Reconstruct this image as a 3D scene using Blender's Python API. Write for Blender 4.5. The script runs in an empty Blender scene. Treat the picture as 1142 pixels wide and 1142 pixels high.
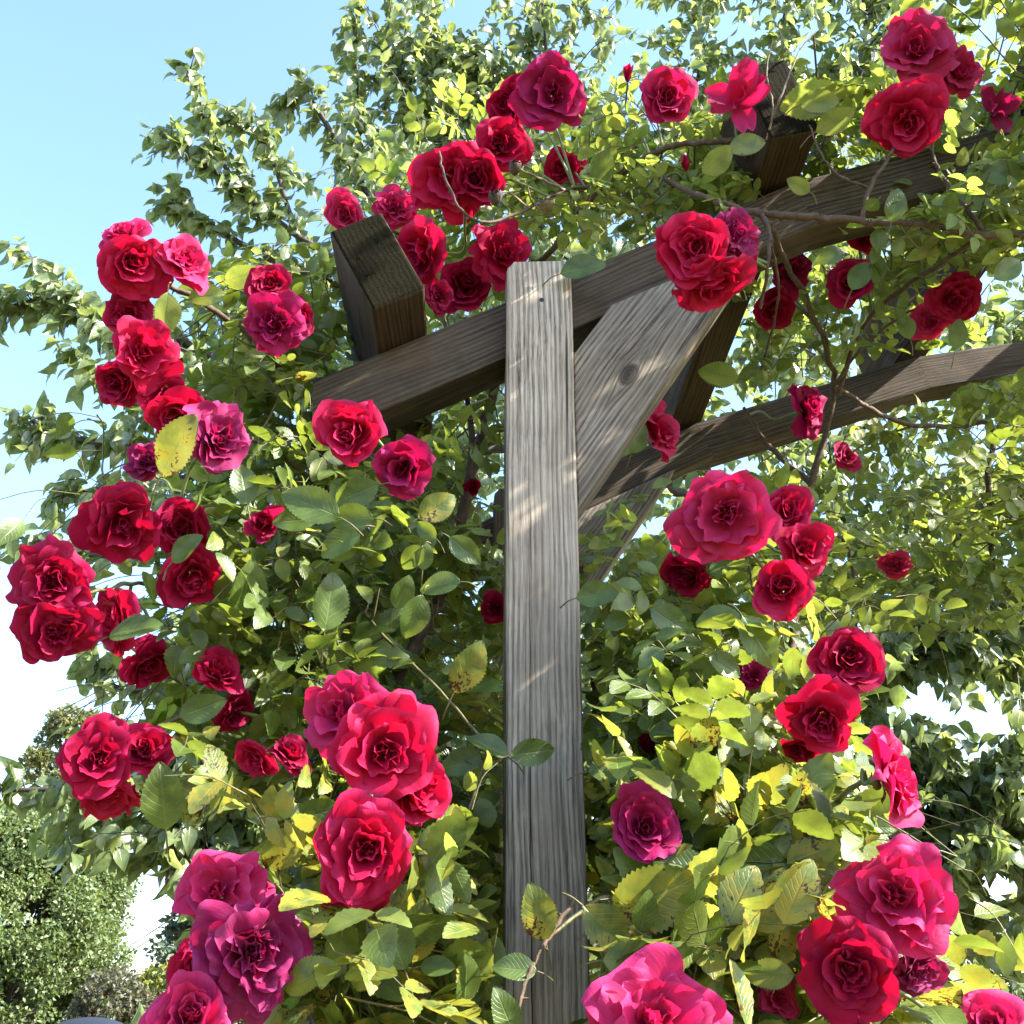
import bpy, bmesh, math, random
import numpy as np
from mathutils import Vector, Matrix

random.seed(7)
RNG = np.random.default_rng(11)
SC = bpy.context.scene
COL = SC.collection
R = math.radians

# ------------------------------------------------------------------ camera
F = 1233.0            # focal length in photo pixels (photo 1142 x 1142)
PITCH = R(23.96)
CP, SP = math.cos(PITCH), math.sin(PITCH)
EYE = 1.6
cam_d = bpy.data.cameras.new('camera')
cam_d.sensor_width = 36
cam_d.lens = 36 * F / 1142
cam_d.clip_end = 2000
cam_d.clip_start = 0.02
cam = bpy.data.objects.new('camera', cam_d)
COL.objects.link(cam)
cam.location = (0, 0, EYE)
cam.rotation_euler = (R(90) + PITCH, 0, 0)
SC.camera = cam


def at(px, py, D):
    """World point seen at photo pixel (px, py) at horizontal distance D in front of the camera."""
    k = (571.0 - py) / F
    h = D * (SP + k * CP) / (CP - k * SP)
    d = D * CP + h * SP
    return np.array([(px - 571.0) * d / F, D, EYE + h])


def proj(p):
    p = np.asarray(p, float).reshape(-1, 3)
    h = p[:, 2] - EYE
    d = p[:, 1] * CP + h * SP
    d = np.maximum(d, 1e-3)
    return 571 + F * p[:, 0] / d, 571 - F * (h * CP - p[:, 1] * SP) / d, p[:, 1], d


def depth_of(p):
    return p[1] * CP + (p[2] - EYE) * SP


def inside(px, py, poly):
    px = np.asarray(px, float); py = np.asarray(py, float)
    res = np.zeros(px.shape, bool)
    n = len(poly)
    for i in range(n):
        x1, y1 = poly[i]; x2, y2 = poly[(i + 1) % n]
        c = ((y1 > py) != (y2 > py))
        with np.errstate(divide='ignore', invalid='ignore'):
            xi = (x2 - x1) * (py - y1) / ((y2 - y1) if y2 != y1 else 1e-9) + x1
        res ^= c & (px < xi)
    return res


# ------------------------------------------------------------------ object helpers
def tag(o, label=None, cat=None, group=None, kind=None):
    if label: o['label'] = label
    if cat: o['category'] = cat
    if group: o['group'] = group
    if kind: o['kind'] = kind
    return o


def empty(name, loc, label=None, cat=None, group=None, rz=0.0):
    o = bpy.data.objects.new(name, None)
    COL.objects.link(o)
    o.location = loc
    o.rotation_euler = (0, 0, rz)
    o.empty_display_size = 0.05
    return tag(o, label, cat, group)


def link(name, me, parent=None, mw=None):
    o = bpy.data.objects.new(name, me)
    COL.objects.link(o)
    if parent is not None:
        o.parent = parent
        if mw is None:      # geometry given in world space
            o.matrix_parent_inverse = Matrix.Identity(4)
            M = Matrix.Translation(parent.location) @ parent.rotation_euler.to_matrix().to_4x4()
            pp = parent.parent
            while pp is not None:
                M = Matrix.Translation(pp.location) @ pp.rotation_euler.to_matrix().to_4x4() @ M
                pp = pp.parent
            o.matrix_local = M.inverted()
        else:               # given in the parent's frame
            o.matrix_local = mw
    elif mw is not None:
        o.matrix_world = mw
    return o


def mesh_np(name, V, Fs, uv, mats, mi=None, smooth=True):
    """V (n,3); Fs (m,k) faces of equal size; uv (n,2)."""
    V = np.asarray(V, np.float32); Fs = np.asarray(Fs, np.int32)
    me = bpy.data.meshes.new(name)
    m, k = Fs.shape
    me.vertices.add(len(V)); me.vertices.foreach_set('co', V.ravel())
    me.loops.add(m * k); me.loops.foreach_set('vertex_index', Fs.ravel())
    me.polygons.add(m)
    me.polygons.foreach_set('loop_start', np.arange(0, m * k, k, dtype=np.int32))
    if smooth:
        me.polygons.foreach_set('use_smooth', np.ones(m, bool))
    if not isinstance(mats, (list, tuple)): mats = [mats]
    for mt in mats: me.materials.append(mt)
    if mi is not None:
        me.polygons.foreach_set('material_index', np.asarray(mi, np.int32))
    if uv is not None:
        l = me.uv_layers.new(name='UVMap')
        l.data.foreach_set('uv', np.asarray(uv, np.float32)[Fs.ravel()].ravel())
    me.update(calc_edges=True)
    return me


class Soup:
    """Collects pieces made of quads and links them as one mesh."""
    def __init__(s): s.V, s.F, s.U, s.M, s.n = [], [], [], [], 0
    def add(s, V, Fq, U=None, m=0):
        V = np.asarray(V, float).reshape(-1, 3); Fq = np.asarray(Fq, int)
        s.V.append(V); s.F.append(Fq + s.n)
        s.U.append(np.zeros((len(V), 2)) if U is None else U)
        s.M.append(np.full(len(Fq), m)); s.n += len(V)
    def mesh(s, name, mats, smooth=True):
        return mesh_np(name, np.concatenate(s.V), np.concatenate(s.F), np.concatenate(s.U), mats, np.concatenate(s.M), smooth)


def catmull(pts, sub=6):
    P = [np.asarray(p, float) for p in pts]
    if len(P) < 3: sub = max(sub, 4)
    P = [2 * P[0] - P[1]] + P + [2 * P[-1] - P[-2]]
    out = []
    for i in range(1, len(P) - 2):
        a, b, c, d = P[i - 1], P[i], P[i + 1], P[i + 2]
        for t in np.linspace(0, 1, sub, endpoint=False):
            out.append(.5 * ((2 * b) + (-a + c) * t + (2 * a - 5 * b + 4 * c - d) * t * t + (-a + 3 * b - 3 * c + d) * t ** 3))
    out.append(P[-2])
    return np.array(out)


def tube(soup, pts, r0, r1, sides=6, m=0, wob=0.0, rad=None):
    pts = np.asarray(pts, float); n = len(pts)
    T = np.gradient(pts, axis=0)
    T /= np.linalg.norm(T, axis=1)[:, None] + 1e-9
    ref = np.array([0.3, 0.2, 1.0]) if abs(T[0][2]) < .8 else np.array([1.0, .2, 0.1])
    X = np.cross(T, ref); X /= np.linalg.norm(X, axis=1)[:, None] + 1e-9
    Y = np.cross(T, X)
    rr = np.linspace(r0, r1, n) if rad is None else rad
    a = np.linspace(0, 2 * np.pi, sides, endpoint=False)
    ring = np.cos(a)[None, :, None] * X[:, None, :] + np.sin(a)[None, :, None] * Y[:, None, :]
    rad2 = np.broadcast_to(rr[:, None], (n, sides)).copy()
    if wob: rad2 *= 1 + wob * RNG.normal(size=rad2.shape)
    V = pts[:, None, :] + ring * rad2[:, :, None]
    idx = np.arange(n * sides).reshape(n, sides)
    Fq = np.stack([idx[:-1], np.roll(idx[:-1], -1, 1), np.roll(idx[1:], -1, 1), idx[1:]], -1).reshape(-1, 4)
    L = np.concatenate([[0], np.cumsum(np.linalg.norm(np.diff(pts, axis=0), axis=1))])
    U = np.stack([np.broadcast_to(a / 6.283, (n, sides)), np.broadcast_to(L[:, None], (n, sides))], -1).reshape(-1, 2)
    V = V.reshape(-1, 3)
    # end caps: fold the last ring to a point with degenerate-free small quads
    soup.add(V, Fq, U, m)
    if sides >= 6:
        for ring_i in (idx[0], idx[-1]):
            c = V[ring_i]
            cap = np.array([[0, 1, 2, 3], [0, 3, 4, 5]]) if sides == 6 else np.array([[0, i, i + 1, i + 2] for i in range(1, sides - 2, 2)])
            soup.add(c, cap, U[ring_i], m)


# ------------------------------------------------------------------ node helpers
def new_mat(name):
    m = bpy.data.materials.new(name); m.use_nodes = True
    nt = m.node_tree; nt.nodes.clear()
    return m, nt, nt.nodes, nt.links


def N(nt, typ, **kw):
    n = nt.nodes.new(typ)
    for k, v in kw.items():
        if k == 'inp':
            for kk, vv in v.items():
                n.inputs[kk].default_value = vv
        else: setattr(n, k, v)
    return n


def ramp(nt, stops, interp='LINEAR'):
    n = nt.nodes.new('ShaderNodeValToRGB')
    cr = n.color_ramp; cr.interpolation = interp
    while len(cr.elements) < len(stops): cr.elements.new(.5)
    for e, (p, c) in zip(cr.elements, stops):
        e.position = p
        e.color = (c, c, c, 1) if isinstance(c, (int, float)) else (*c, 1)
    return n


def mixc(nt, fac, a, b, blend='MIX'):
    n = nt.nodes.new('ShaderNodeMix'); n.data_type = 'RGBA'; n.blend_type = blend
    for sock, v in ((n.inputs[0], fac), (n.inputs[6], a), (n.inputs[7], b)):
        if hasattr(v, 'is_linked'): nt.links.new(v, sock)
        elif isinstance(v, (int, float)): sock.default_value = v
        else: sock.default_value = (*v, 1)
    return n.outputs[2]


def math_n(nt, op, a, b=None, clamp=False):
    n = nt.nodes.new('ShaderNodeMath'); n.operation = op; n.use_clamp = clamp
    for i, v in enumerate((a, b)):
        if v is None: continue
        if hasattr(v, 'is_linked'): nt.links.new(v, n.inputs[i])
        else: n.inputs[i].default_value = v
    return n.outputs[0]


def leaf_mat(name, cols, trans, spots=0.0, rough=.38, tmix=.42, vein=.5, spec=.5, yellow=None, uvveins=9.0):
    """cols: list of base colours picked per leaf; trans: list of transmission colours picked per leaf."""
    m, nt, nd, lk = new_mat(name)
    geo = N(nt, 'ShaderNodeNewGeometry')
    uv = N(nt, 'ShaderNodeUVMap')
    sep = N(nt, 'ShaderNodeSeparateXYZ'); lk.new(uv.outputs[0], sep.inputs[0])
    rnd = geo.outputs['Random Per Island']
    k = len(cols)
    rc = ramp(nt, [(i / max(k - 1, 1), c) for i, c in enumerate(cols)]); lk.new(rnd, rc.inputs[0])
    rt = ramp(nt, [(i / max(len(trans) - 1, 1), c) for i, c in enumerate(trans)]); lk.new(rnd, rt.inputs[0])
    base, tr = rc.outputs[0], rt.outputs[0]
    # veins: pale midrib and slanting side veins
    cx = math_n(nt, 'ABSOLUTE', math_n(nt, 'SUBTRACT', sep.outputs[0], .5))
    mid = math_n(nt, 'SUBTRACT', 1.0, math_n(nt, 'MULTIPLY', cx, 26.0), True)
    sv = math_n(nt, 'SINE', math_n(nt, 'MULTIPLY', math_n(nt, 'SUBTRACT', sep.outputs[1], math_n(nt, 'MULTIPLY', cx, .55)), uvveins * 6.2832))
    sv = math_n(nt, 'POWER', math_n(nt, 'MAXIMUM', sv, 0.0), 6.0)
    vv = math_n(nt, 'MAXIMUM', mid, math_n(nt, 'MULTIPLY', sv, .45))
    base = mixc(nt, math_n(nt, 'MULTIPLY', vv, vein), base, (.22, .30, .10))
    tc = N(nt, 'ShaderNodeTexCoord')
    nz = N(nt, 'ShaderNodeTexNoise', inp={'Scale': 55.0, 'Detail': 3.0}); lk.new(tc.outputs['Object'], nz.inputs['Vector'])
    blot = ramp(nt, [(.35, .72), (.65, 1.2)]); lk.new(nz.outputs[0], blot.inputs[0])
    base = mixc(nt, 1.0, base, blot.outputs[0], 'MULTIPLY')
    tr = mixc(nt, 1.0, tr, blot.outputs[0], 'MULTIPLY')
    tr = mixc(nt, math_n(nt, 'MULTIPLY', vv, .45 if vein > 0 else 0.0), tr, (.10, .14, .02))
    if spots > 0:
        n1 = N(nt, 'ShaderNodeTexNoise', inp={'Scale': 60.0, 'Detail': 2.0}); lk.new(tc.outputs['Object'], n1.inputs['Vector'])
        ye = ramp(nt, [(.42, 0.0), (.62, .85)]); lk.new(n1.outputs[0], ye.inputs[0])
        yf = math_n(nt, 'MULTIPLY', ye.outputs[0], min(1.0, spots * 1.2))
        base = mixc(nt, yf, base, yellow or (.30, .25, .03))
        tr = mixc(nt, yf, tr, (.36, .31, .03))
        v = N(nt, 'ShaderNodeTexNoise', inp={'Scale': 210.0, 'Detail': 4.0, 'Roughness': .7, 'Distortion': .6}); lk.new(tc.outputs['Object'], v.inputs['Vector'])
        nb = N(nt, 'ShaderNodeTexNoise', inp={'Scale': 26.0, 'Detail': 2.0}); lk.new(tc.outputs['Object'], nb.inputs['Vector'])
        sp = math_n(nt, 'GREATER_THAN', math_n(nt, 'ADD', v.outputs[0], math_n(nt, 'MULTIPLY', nb.outputs[0], .75)), 1.20 - .17 * spots)
        edge = math_n(nt, 'GREATER_THAN', math_n(nt, 'ADD', cx, math_n(nt, 'MULTIPLY', nb.outputs[0], .5)), .76)
        sp = math_n(nt, 'MAXIMUM', sp, math_n(nt, 'MULTIPLY', edge, .75))
        base = mixc(nt, sp, base, (.045, .018, .008))
        tr = mixc(nt, sp, tr, (.10, .02, .005))
    pb = N(nt, 'ShaderNodeBsdfPrincipled', inp={'Roughness': rough})
    pb.inputs['Specular IOR Level'].default_value = spec
    lk.new(base, pb.inputs['Base Color'])
    tb = N(nt, 'ShaderNodeBsdfTranslucent'); lk.new(tr, tb.inputs[0])
    bp = N(nt, 'ShaderNodeBump', inp={'Strength': .35, 'Distance': .0015})
    lk.new(math_n(nt, 'ADD', math_n(nt, 'MULTIPLY', vv, -1.0), nz.outputs[0]), bp.inputs['Height'])
    lk.new(bp.outputs[0], pb.inputs['Normal'])
    mx = N(nt, 'ShaderNodeMixShader', inp={0: tmix})
    lk.new(pb.outputs[0], mx.inputs[1]); lk.new(tb.outputs[0], mx.inputs[2])
    out = N(nt, 'ShaderNodeOutputMaterial'); lk.new(mx.outputs[0], out.inputs[0])
    return m


def petal_mat(name, base, edge, trans, back, aged=0.0):
    m, nt, nd, lk = new_mat(name)
    geo = N(nt, 'ShaderNodeNewGeometry')
    uv = N(nt, 'ShaderNodeUVMap')
    sep = N(nt, 'ShaderNodeSeparateXYZ'); lk.new(uv.outputs[0], sep.inputs[0])
    tc = N(nt, 'ShaderNodeTexCoord')
    nz = N(nt, 'ShaderNodeTexNoise', inp={'Scale': 40.0, 'Detail': 4.0, 'Roughness': .6}); lk.new(tc.outputs['Object'], nz.inputs['Vector'])
    # edge: last tenth of the petal, ragged
    e = ramp(nt, [(.80, 0.0), (1.0, 1.0)])
    lk.new(math_n(nt, 'ADD', sep.outputs[1], math_n(nt, 'MULTIPLY', math_n(nt, 'SUBTRACT', nz.outputs[0], .5), .35)), e.inputs[0])
    col = mixc(nt, math_n(nt, 'MULTIPLY', e.outputs[0], .8), base, edge)
    # fine lengthwise veins
    mp = N(nt, 'ShaderNodeMapping'); mp.inputs['Scale'].default_value = (16, 1.6, 1); lk.new(uv.outputs[0], mp.inputs[0])
    vn = N(nt, 'ShaderNodeTexNoise', inp={'Scale': 2.2, 'Detail': 3.0}); lk.new(mp.outputs[0], vn.inputs['Vector'])
    vr = ramp(nt, [(.3, .76), (.7, 1.18)]); lk.new(vn.outputs[0], vr.inputs[0])
    col = mixc(nt, 1.0, col, vr.outputs[0], 'MULTIPLY')
    rr = ramp(nt, [(0, .68), (1, 1.25)]); oi = N(nt, 'ShaderNodeObjectInfo'); lk.new(math_n(nt, 'FRACT', math_n(nt, 'ADD', geo.outputs['Random Per Island'], oi.outputs['Random'])), rr.inputs[0])
    col = mixc(nt, 1.0, col, rr.outputs[0], 'MULTIPLY')
    col = mixc(nt, math_n(nt, 'MULTIPLY', geo.outputs['Backfacing'], .45), col, back)
    br = N(nt, 'ShaderNodeTexNoise', inp={'Scale': 170.0, 'Detail': 3.0}); lk.new(tc.outputs['Object'], br.inputs['Vector'])
    bq = ramp(nt, [(.66, 0.0), (.74, 1.0)]); lk.new(br.outputs[0], bq.inputs[0])
    col = mixc(nt, math_n(nt, 'MULTIPLY', math_n(nt, 'MULTIPLY', bq.outputs[0], sep.outputs[1]), .55), col, tuple(x * .35 for x in base))
    if aged:
        ra = ramp(nt, [(.45, 0.0), (.7, 1.0)]); lk.new(nz.outputs[0], ra.inputs[0])
        col = mixc(nt, math_n(nt, 'MULTIPLY', ra.outputs[0], aged), col, (.40, .11, .28))
    pb = N(nt, 'ShaderNodeBsdfPrincipled', inp={'Roughness': .62})
    pb.inputs['Specular IOR Level'].default_value = .13
    pb.inputs['Sheen Weight'].default_value = .10
    pb.inputs['Sheen Roughness'].default_value = .35
    pb.inputs['Sheen Tint'].default_value = (1, .25, .45, 1)
    lk.new(col, pb.inputs['Base Color'])
    bp = N(nt, 'ShaderNodeBump', inp={'Strength': .4, 'Distance': .0008}); lk.new(vn.outputs[0], bp.inputs['Height'])
    lk.new(bp.outputs[0], pb.inputs['Normal'])
    tb = N(nt, 'ShaderNodeBsdfTranslucent'); tb.inputs[0].default_value = (*trans, 1)
    mx = N(nt, 'ShaderNodeMixShader', inp={0: .38})
    lk.new(pb.outputs[0], mx.inputs[1]); lk.new(tb.outputs[0], mx.inputs[2])
    out = N(nt, 'ShaderNodeOutputMaterial'); lk.new(mx.outputs[0], out.inputs[0])
    return m


def wood_mat(name, dark, light, warm, moss=0.0, crack=None, knot=None, hole=None, spec=.2):
    """Weathered timber, grain along local Z."""
    m, nt, nd, lk = new_mat(name)
    tc = N(nt, 'ShaderNodeTexCoord')
    vec = tc.outputs['Object']
    oi = N(nt, 'ShaderNodeObjectInfo')
    off = N(nt, 'ShaderNodeVectorMath', operation='SCALE'); off.inputs[0].default_value = (3.1, 7.7, 5.3)
    lk.new(oi.outputs['Random'], off.inputs[3])
    kd = None
    if knot is not None:
        # bend the grain around a knot
        kx, kz, kr = knot
        d = N(nt, 'ShaderNodeVectorMath', operation='SUBTRACT'); lk.new(vec, d.inputs[0]); d.inputs[1].default_value = (kx, 0, kz)
        sc = N(nt, 'ShaderNodeVectorMath', operation='MULTIPLY'); lk.new(d.outputs[0], sc.inputs[0]); sc.inputs[1].default_value = (1, 0, .62)
        ln = N(nt, 'ShaderNodeVectorMath', operation='LENGTH'); lk.new(sc.outputs[0], ln.inputs[0])
        kd = ln.outputs['Value']
        fall = math_n(nt, 'POWER', 2.718, math_n(nt, 'MULTIPLY', kd, -1 / (kr * 2.0)))
        sx = N(nt, 'ShaderNodeSeparateXYZ'); lk.new(d.outputs[0], sx.inputs[0])
        push = math_n(nt, 'MULTIPLY', math_n(nt, 'MULTIPLY', fall, math_n(nt, 'SIGN', sx.outputs[0])), kr * -1.3)
        cb = N(nt, 'ShaderNodeCombineXYZ'); lk.new(push, cb.inputs[0])
        ad = N(nt, 'ShaderNodeVectorMath', operation='ADD'); lk.new(vec, ad.inputs[0]); lk.new(cb.outputs[0], ad.inputs[1])
        gvec = ad.outputs[0]
    else: gvec = vec
    a2 = N(nt, 'ShaderNodeVectorMath', operation='ADD'); lk.new(gvec, a2.inputs[0]); lk.new(off.outputs[0], a2.inputs[1])
    # slow sideways drift so the grain is not ruler straight
    dr = N(nt, 'ShaderNodeTexNoise', inp={'Scale': 3.0, 'Detail': 1.0}); lk.new(a2.outputs[0], dr.inputs['Vector'])
    drs = N(nt, 'ShaderNodeVectorMath', operation='SCALE'); lk.new(dr.outputs['Color'], drs.inputs[0]); drs.inputs[3].default_value = .022
    a3 = N(nt, 'ShaderNodeVectorMath', operation='ADD'); lk.new(a2.outputs[0], a3.inputs[0]); lk.new(drs.outputs[0], a3.inputs[1])
    def grain(sx, sz, det, rough):
        mp = N(nt, 'ShaderNodeMapping'); mp.inputs['Scale'].default_value = (sx, sx, sz); lk.new(a3.outputs[0], mp.inputs[0])
        n = N(nt, 'ShaderNodeTexNoise', inp={'Scale': 1.0, 'Detail': det, 'Roughness': rough}); lk.new(mp.outputs[0], n.inputs['Vector'])
        return n.outputs[0]
    g1 = grain(250, 4.0, 6.0, .65)
    g2 = grain(900, 22.0, 3.0, .7)
    g3 = grain(26, 3.5, 4.0, .6)
    wv = N(nt, 'ShaderNodeTexWave', wave_type='BANDS', bands_direction='X', inp={'Scale': 44.0, 'Distortion': 7.0, 'Detail': 4.0, 'Detail Scale': 1.1})
    mpw = N(nt, 'ShaderNodeMapping'); mpw.inputs['Scale'].default_value = (1, .7, .05); lk.new(a3.outputs[0], mpw.inputs[0]); lk.new(mpw.outputs[0], wv.inputs['Vector'])
    hsum = math_n(nt, 'ADD', math_n(nt, 'MULTIPLY', g1, .46), math_n(nt, 'MULTIPLY', g2, .44))
    hsum = math_n(nt, 'ADD', hsum, math_n(nt, 'MULTIPLY', wv.outputs[0], .12))
    c = ramp(nt, [(.38, dark), (.49, tuple((a + b) / 2 for a, b in zip(dark, light))), (.60, light)]); lk.new(hsum, c.inputs[0])
    pr = ramp(nt, [(.36, 0.0), (.66, 1.0)]); lk.new(g3, pr.inputs[0])
    col = mixc(nt, math_n(nt, 'MULTIPLY', pr.outputs[0], .55), c.outputs[0], warm)
    # dark splits along the grain
    sp = grain(65, .9, 2.0, .5)
    spr = ramp(nt, [(.285, 1.0), (.325, 0.0)]); lk.new(sp, spr.inputs[0])
    col = mixc(nt, math_n(nt, 'MULTIPLY', spr.outputs[0], .8), col, tuple(x * .3 for x in dark))
    height = math_n(nt, 'SUBTRACT', hsum, math_n(nt, 'MULTIPLY', spr.outputs[0], .5))
    if crack is not None:
        x0, z0, z1 = crack
        sx = N(nt, 'ShaderNodeSeparateXYZ'); lk.new(vec, sx.inputs[0])
        wn = N(nt, 'ShaderNodeTexNoise', inp={'Scale': 1.0, 'Detail': 4.0}); mpc = N(nt, 'ShaderNodeMapping'); mpc.inputs['Scale'].default_value = (0, 0, 9); lk.new(vec, mpc.inputs[0]); lk.new(mpc.outputs[0], wn.inputs['Vector'])
        xx = math_n(nt, 'SUBTRACT', math_n(nt, 'SUBTRACT', sx.outputs[0], x0), math_n(nt, 'MULTIPLY', math_n(nt, 'SUBTRACT', wn.outputs[0], .5), .006))
        wid = math_n(nt, 'MULTIPLY', math_n(nt, 'SUBTRACT', z1, sx.outputs[2]), .0011 / max(z1 - z0, .1))
        wid = math_n(nt, 'MAXIMUM', wid, 0.0)
        ck = math_n(nt, 'LESS_THAN', math_n(nt, 'ABSOLUTE', xx), wid)
        col = mixc(nt, math_n(nt, 'MULTIPLY', ck, .92), col, (.012, .010, .008))
        height = math_n(nt, 'SUBTRACT', height, math_n(nt, 'MULTIPLY', ck, 1.5))
    if kd is not None:
        kx, kz, kr = knot
        rings = math_n(nt, 'SINE', math_n(nt, 'MULTIPLY', kd, 2 * math.pi / (kr * .34)))
        kf = ramp(nt, [(0.0, 1.0), (.75, .9), (1.0, 0.0)]); lk.new(math_n(nt, 'DIVIDE', kd, kr), kf.inputs[0])
        kcol = mixc(nt, math_n(nt, 'ADD', math_n(nt, 'MULTIPLY', rings, .3), .5), (.05, .042, .036), (.018, .014, .011))
        col = mixc(nt, kf.outputs[0], col, kcol)
        kh = ramp(nt, [(0.6, 0.0), (1.6, .55), (3.2, 0.0)]); lk.new(math_n(nt, 'DIVIDE', kd, kr), kh.inputs[0])
        col = mixc(nt, math_n(nt, 'MULTIPLY', kh.outputs[0], .8), col, tuple(x * .55 for x in dark))
    if moss > 0:
        mn = N(nt, 'ShaderNodeTexNoise', inp={'Scale': 22.0, 'Detail': 6.0, 'Roughness': .7}); lk.new(vec, mn.inputs['Vector'])
        mr = ramp(nt, [(.46, 0.0), (.68, 1.0)]); lk.new(mn.outputs[0], mr.inputs[0])
        col = mixc(nt, math_n(nt, 'MULTIPLY', mr.outputs[0], moss), col, (.018, .021, .005))
    # dust and stain patches
    dn = N(nt, 'ShaderNodeTexNoise', inp={'Scale': 9.0, 'Detail': 5.0, 'Roughness': .65}); lk.new(a2.outputs[0], dn.inputs['Vector'])
    dr2 = ramp(nt, [(.3, .78), (.7, 1.18)]); lk.new(dn.outputs[0], dr2.inputs[0])
    col = mixc(nt, 1.0, col, dr2.outputs[0], 'MULTIPLY')
    pb = N(nt, 'ShaderNodeBsdfPrincipled', inp={'Roughness': .82})
    pb.inputs['Specular IOR Level'].default_value = spec
    lk.new(col, pb.inputs['Base Color'])
    bp = N(nt, 'ShaderNodeBump', inp={'Strength': 1.0, 'Distance': .0022}); lk.new(height, bp.inputs['Height'])
    lk.new(bp.outputs[0], pb.inputs['Normal'])
    out = N(nt, 'ShaderNodeOutputMaterial'); lk.new(pb.outputs[0], out.inputs[0])
    return m


def bark_mat(name, c0, c1, scale=60.0, rough=.8):
    m, nt, nd, lk = new_mat(name)
    tc = N(nt, 'ShaderNodeTexCoord')
    n = N(nt, 'ShaderNodeTexNoise', inp={'Scale': scale, 'Detail': 5.0, 'Roughness': .65}); lk.new(tc.outputs['Object'], n.inputs['Vector'])
    c = ramp(nt, [(.32, c0), (.68, c1)]); lk.new(n.outputs[0], c.inputs[0])
    pb = N(nt, 'ShaderNodeBsdfPrincipled', inp={'Roughness': rough}); lk.new(c.outputs[0], pb.inputs['Base Color'])
    bp = N(nt, 'ShaderNodeBump', inp={'Strength': .6, 'Distance': .003}); lk.new(n.outputs[0], bp.inputs['Height']); lk.new(bp.outputs[0], pb.inputs['Normal'])
    out = N(nt, 'ShaderNodeOutputMaterial'); lk.new(pb.outputs[0], out.inputs[0])
    return m


def plain(name, c, rough=.5, metal=0.0, coat=0.0, noise=.15):
    m, nt, nd, lk = new_mat(name)
    tc = N(nt, 'ShaderNodeTexCoord')
    n = N(nt, 'ShaderNodeTexNoise', inp={'Scale': 12.0, 'Detail': 4.0}); lk.new(tc.outputs['Object'], n.inputs['Vector'])
    r_ = ramp(nt, [(.3, 1 - noise), (.7, 1 + noise)]); lk.new(n.outputs[0], r_.inputs[0])
    col = mixc(nt, 1.0, c, r_.outputs[0], 'MULTIPLY')
    pb = N(nt, 'ShaderNodeBsdfPrincipled', inp={'Roughness': rough, 'Metallic': metal}); lk.new(col, pb.inputs['Base Color'])
    pb.inputs['Coat Weight'].default_value = coat
    out = N(nt, 'ShaderNodeOutputMaterial'); lk.new(pb.outputs[0], out.inputs[0])
    return m


MAT = {}
MAT['leaf'] = leaf_mat('rose_leaf', [(.055, .088, .016), (.090, .130, .024), (.066, .108, .022), (.12, .15, .03)],
                       [(.18, .24, .025), (.27, .33, .032), (.22, .28, .03), (.34, .37, .045)], tmix=.40)
MAT['leaf_sunlit'] = leaf_mat('rose_leaf_sunlit_spotted', [(.080, .135, .025), (.125, .165, .035), (.095, .145, .03)],
                              [(.36, .50, .06), (.50, .58, .085), (.42, .54, .065)], spots=.35, tmix=.42)  # brighter transmission paints in the sunlit, backlit look; the few spots are real
MAT['leaf_spot'] = leaf_mat('rose_leaf_spotted', [(.085, .135, .03), (.13, .16, .035)], [(.34, .40, .05), (.44, .45, .06)], spots=1.0, tmix=.40)
MAT['tree_leaf'] = leaf_mat('tree_leaf', [(.080, .115, .045), (.110, .150, .058), (.14, .18, .075), (.095, .13, .06)],
                            [(.26, .34, .07), (.34, .42, .10), (.42, .47, .13)], rough=.32, tmix=.40, spec=.7, vein=.3)
MAT['far_leaf'] = leaf_mat('far_tree_leaf', [(.075, .12, .038), (.10, .145, .045), (.125, .16, .055)], [(.2, .26, .05), (.3, .32, .07)], rough=.45, tmix=.3, vein=0)
MAT['pale_leaf'] = leaf_mat('pale_tree_leaf', [(.10, .12, .04), (.14, .15, .06)], [(.3, .32, .08), (.36, .34, .1)], rough=.5, tmix=.35, vein=0)
MAT['needle'] = leaf_mat('needle_green', [(.07, .10, .055), (.10, .13, .075)], [(.14, .18, .08), (.18, .22, .09)], rough=.5, tmix=.2, vein=0)
MAT['gold_leaf'] = leaf_mat('golden_shrub_leaf', [(.11, .15, .03), (.15, .17, .04)], [(.32, .34, .05), (.34, .32, .05)], rough=.45, tmix=.4, vein=0)
MAT['dull_leaf'] = leaf_mat('dull_shrub_leaf', [(.07, .075, .035), (.09, .085, .05)], [(.16, .16, .05), (.2, .17, .06)], rough=.5, tmix=.3, vein=0)

MAT['red'] = petal_mat('petal_red', (.42, .0012, .022), (.52, .035, .15), (.58, .005, .040), (.44, .012, .08))
MAT['crimson'] = petal_mat('petal_crimson', (.29, .001, .020), (.44, .022, .12), (.44, .003, .03), (.32, .008, .06))
MAT['pink'] = petal_mat('petal_pink', (.48, .003, .052), (.56, .05, .19), (.62, .008, .075), (.54, .05, .18))
MAT['magenta'] = petal_mat('petal_magenta', (.34, .002, .050), (.42, .022, .14), (.42, .004, .06), (.40, .03, .16))
MAT['purple'] = petal_mat('petal_purple', (.23, .002, .040), (.40, .06, .19), (.34, .004, .055), (.31, .025, .13), aged=.22)

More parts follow.
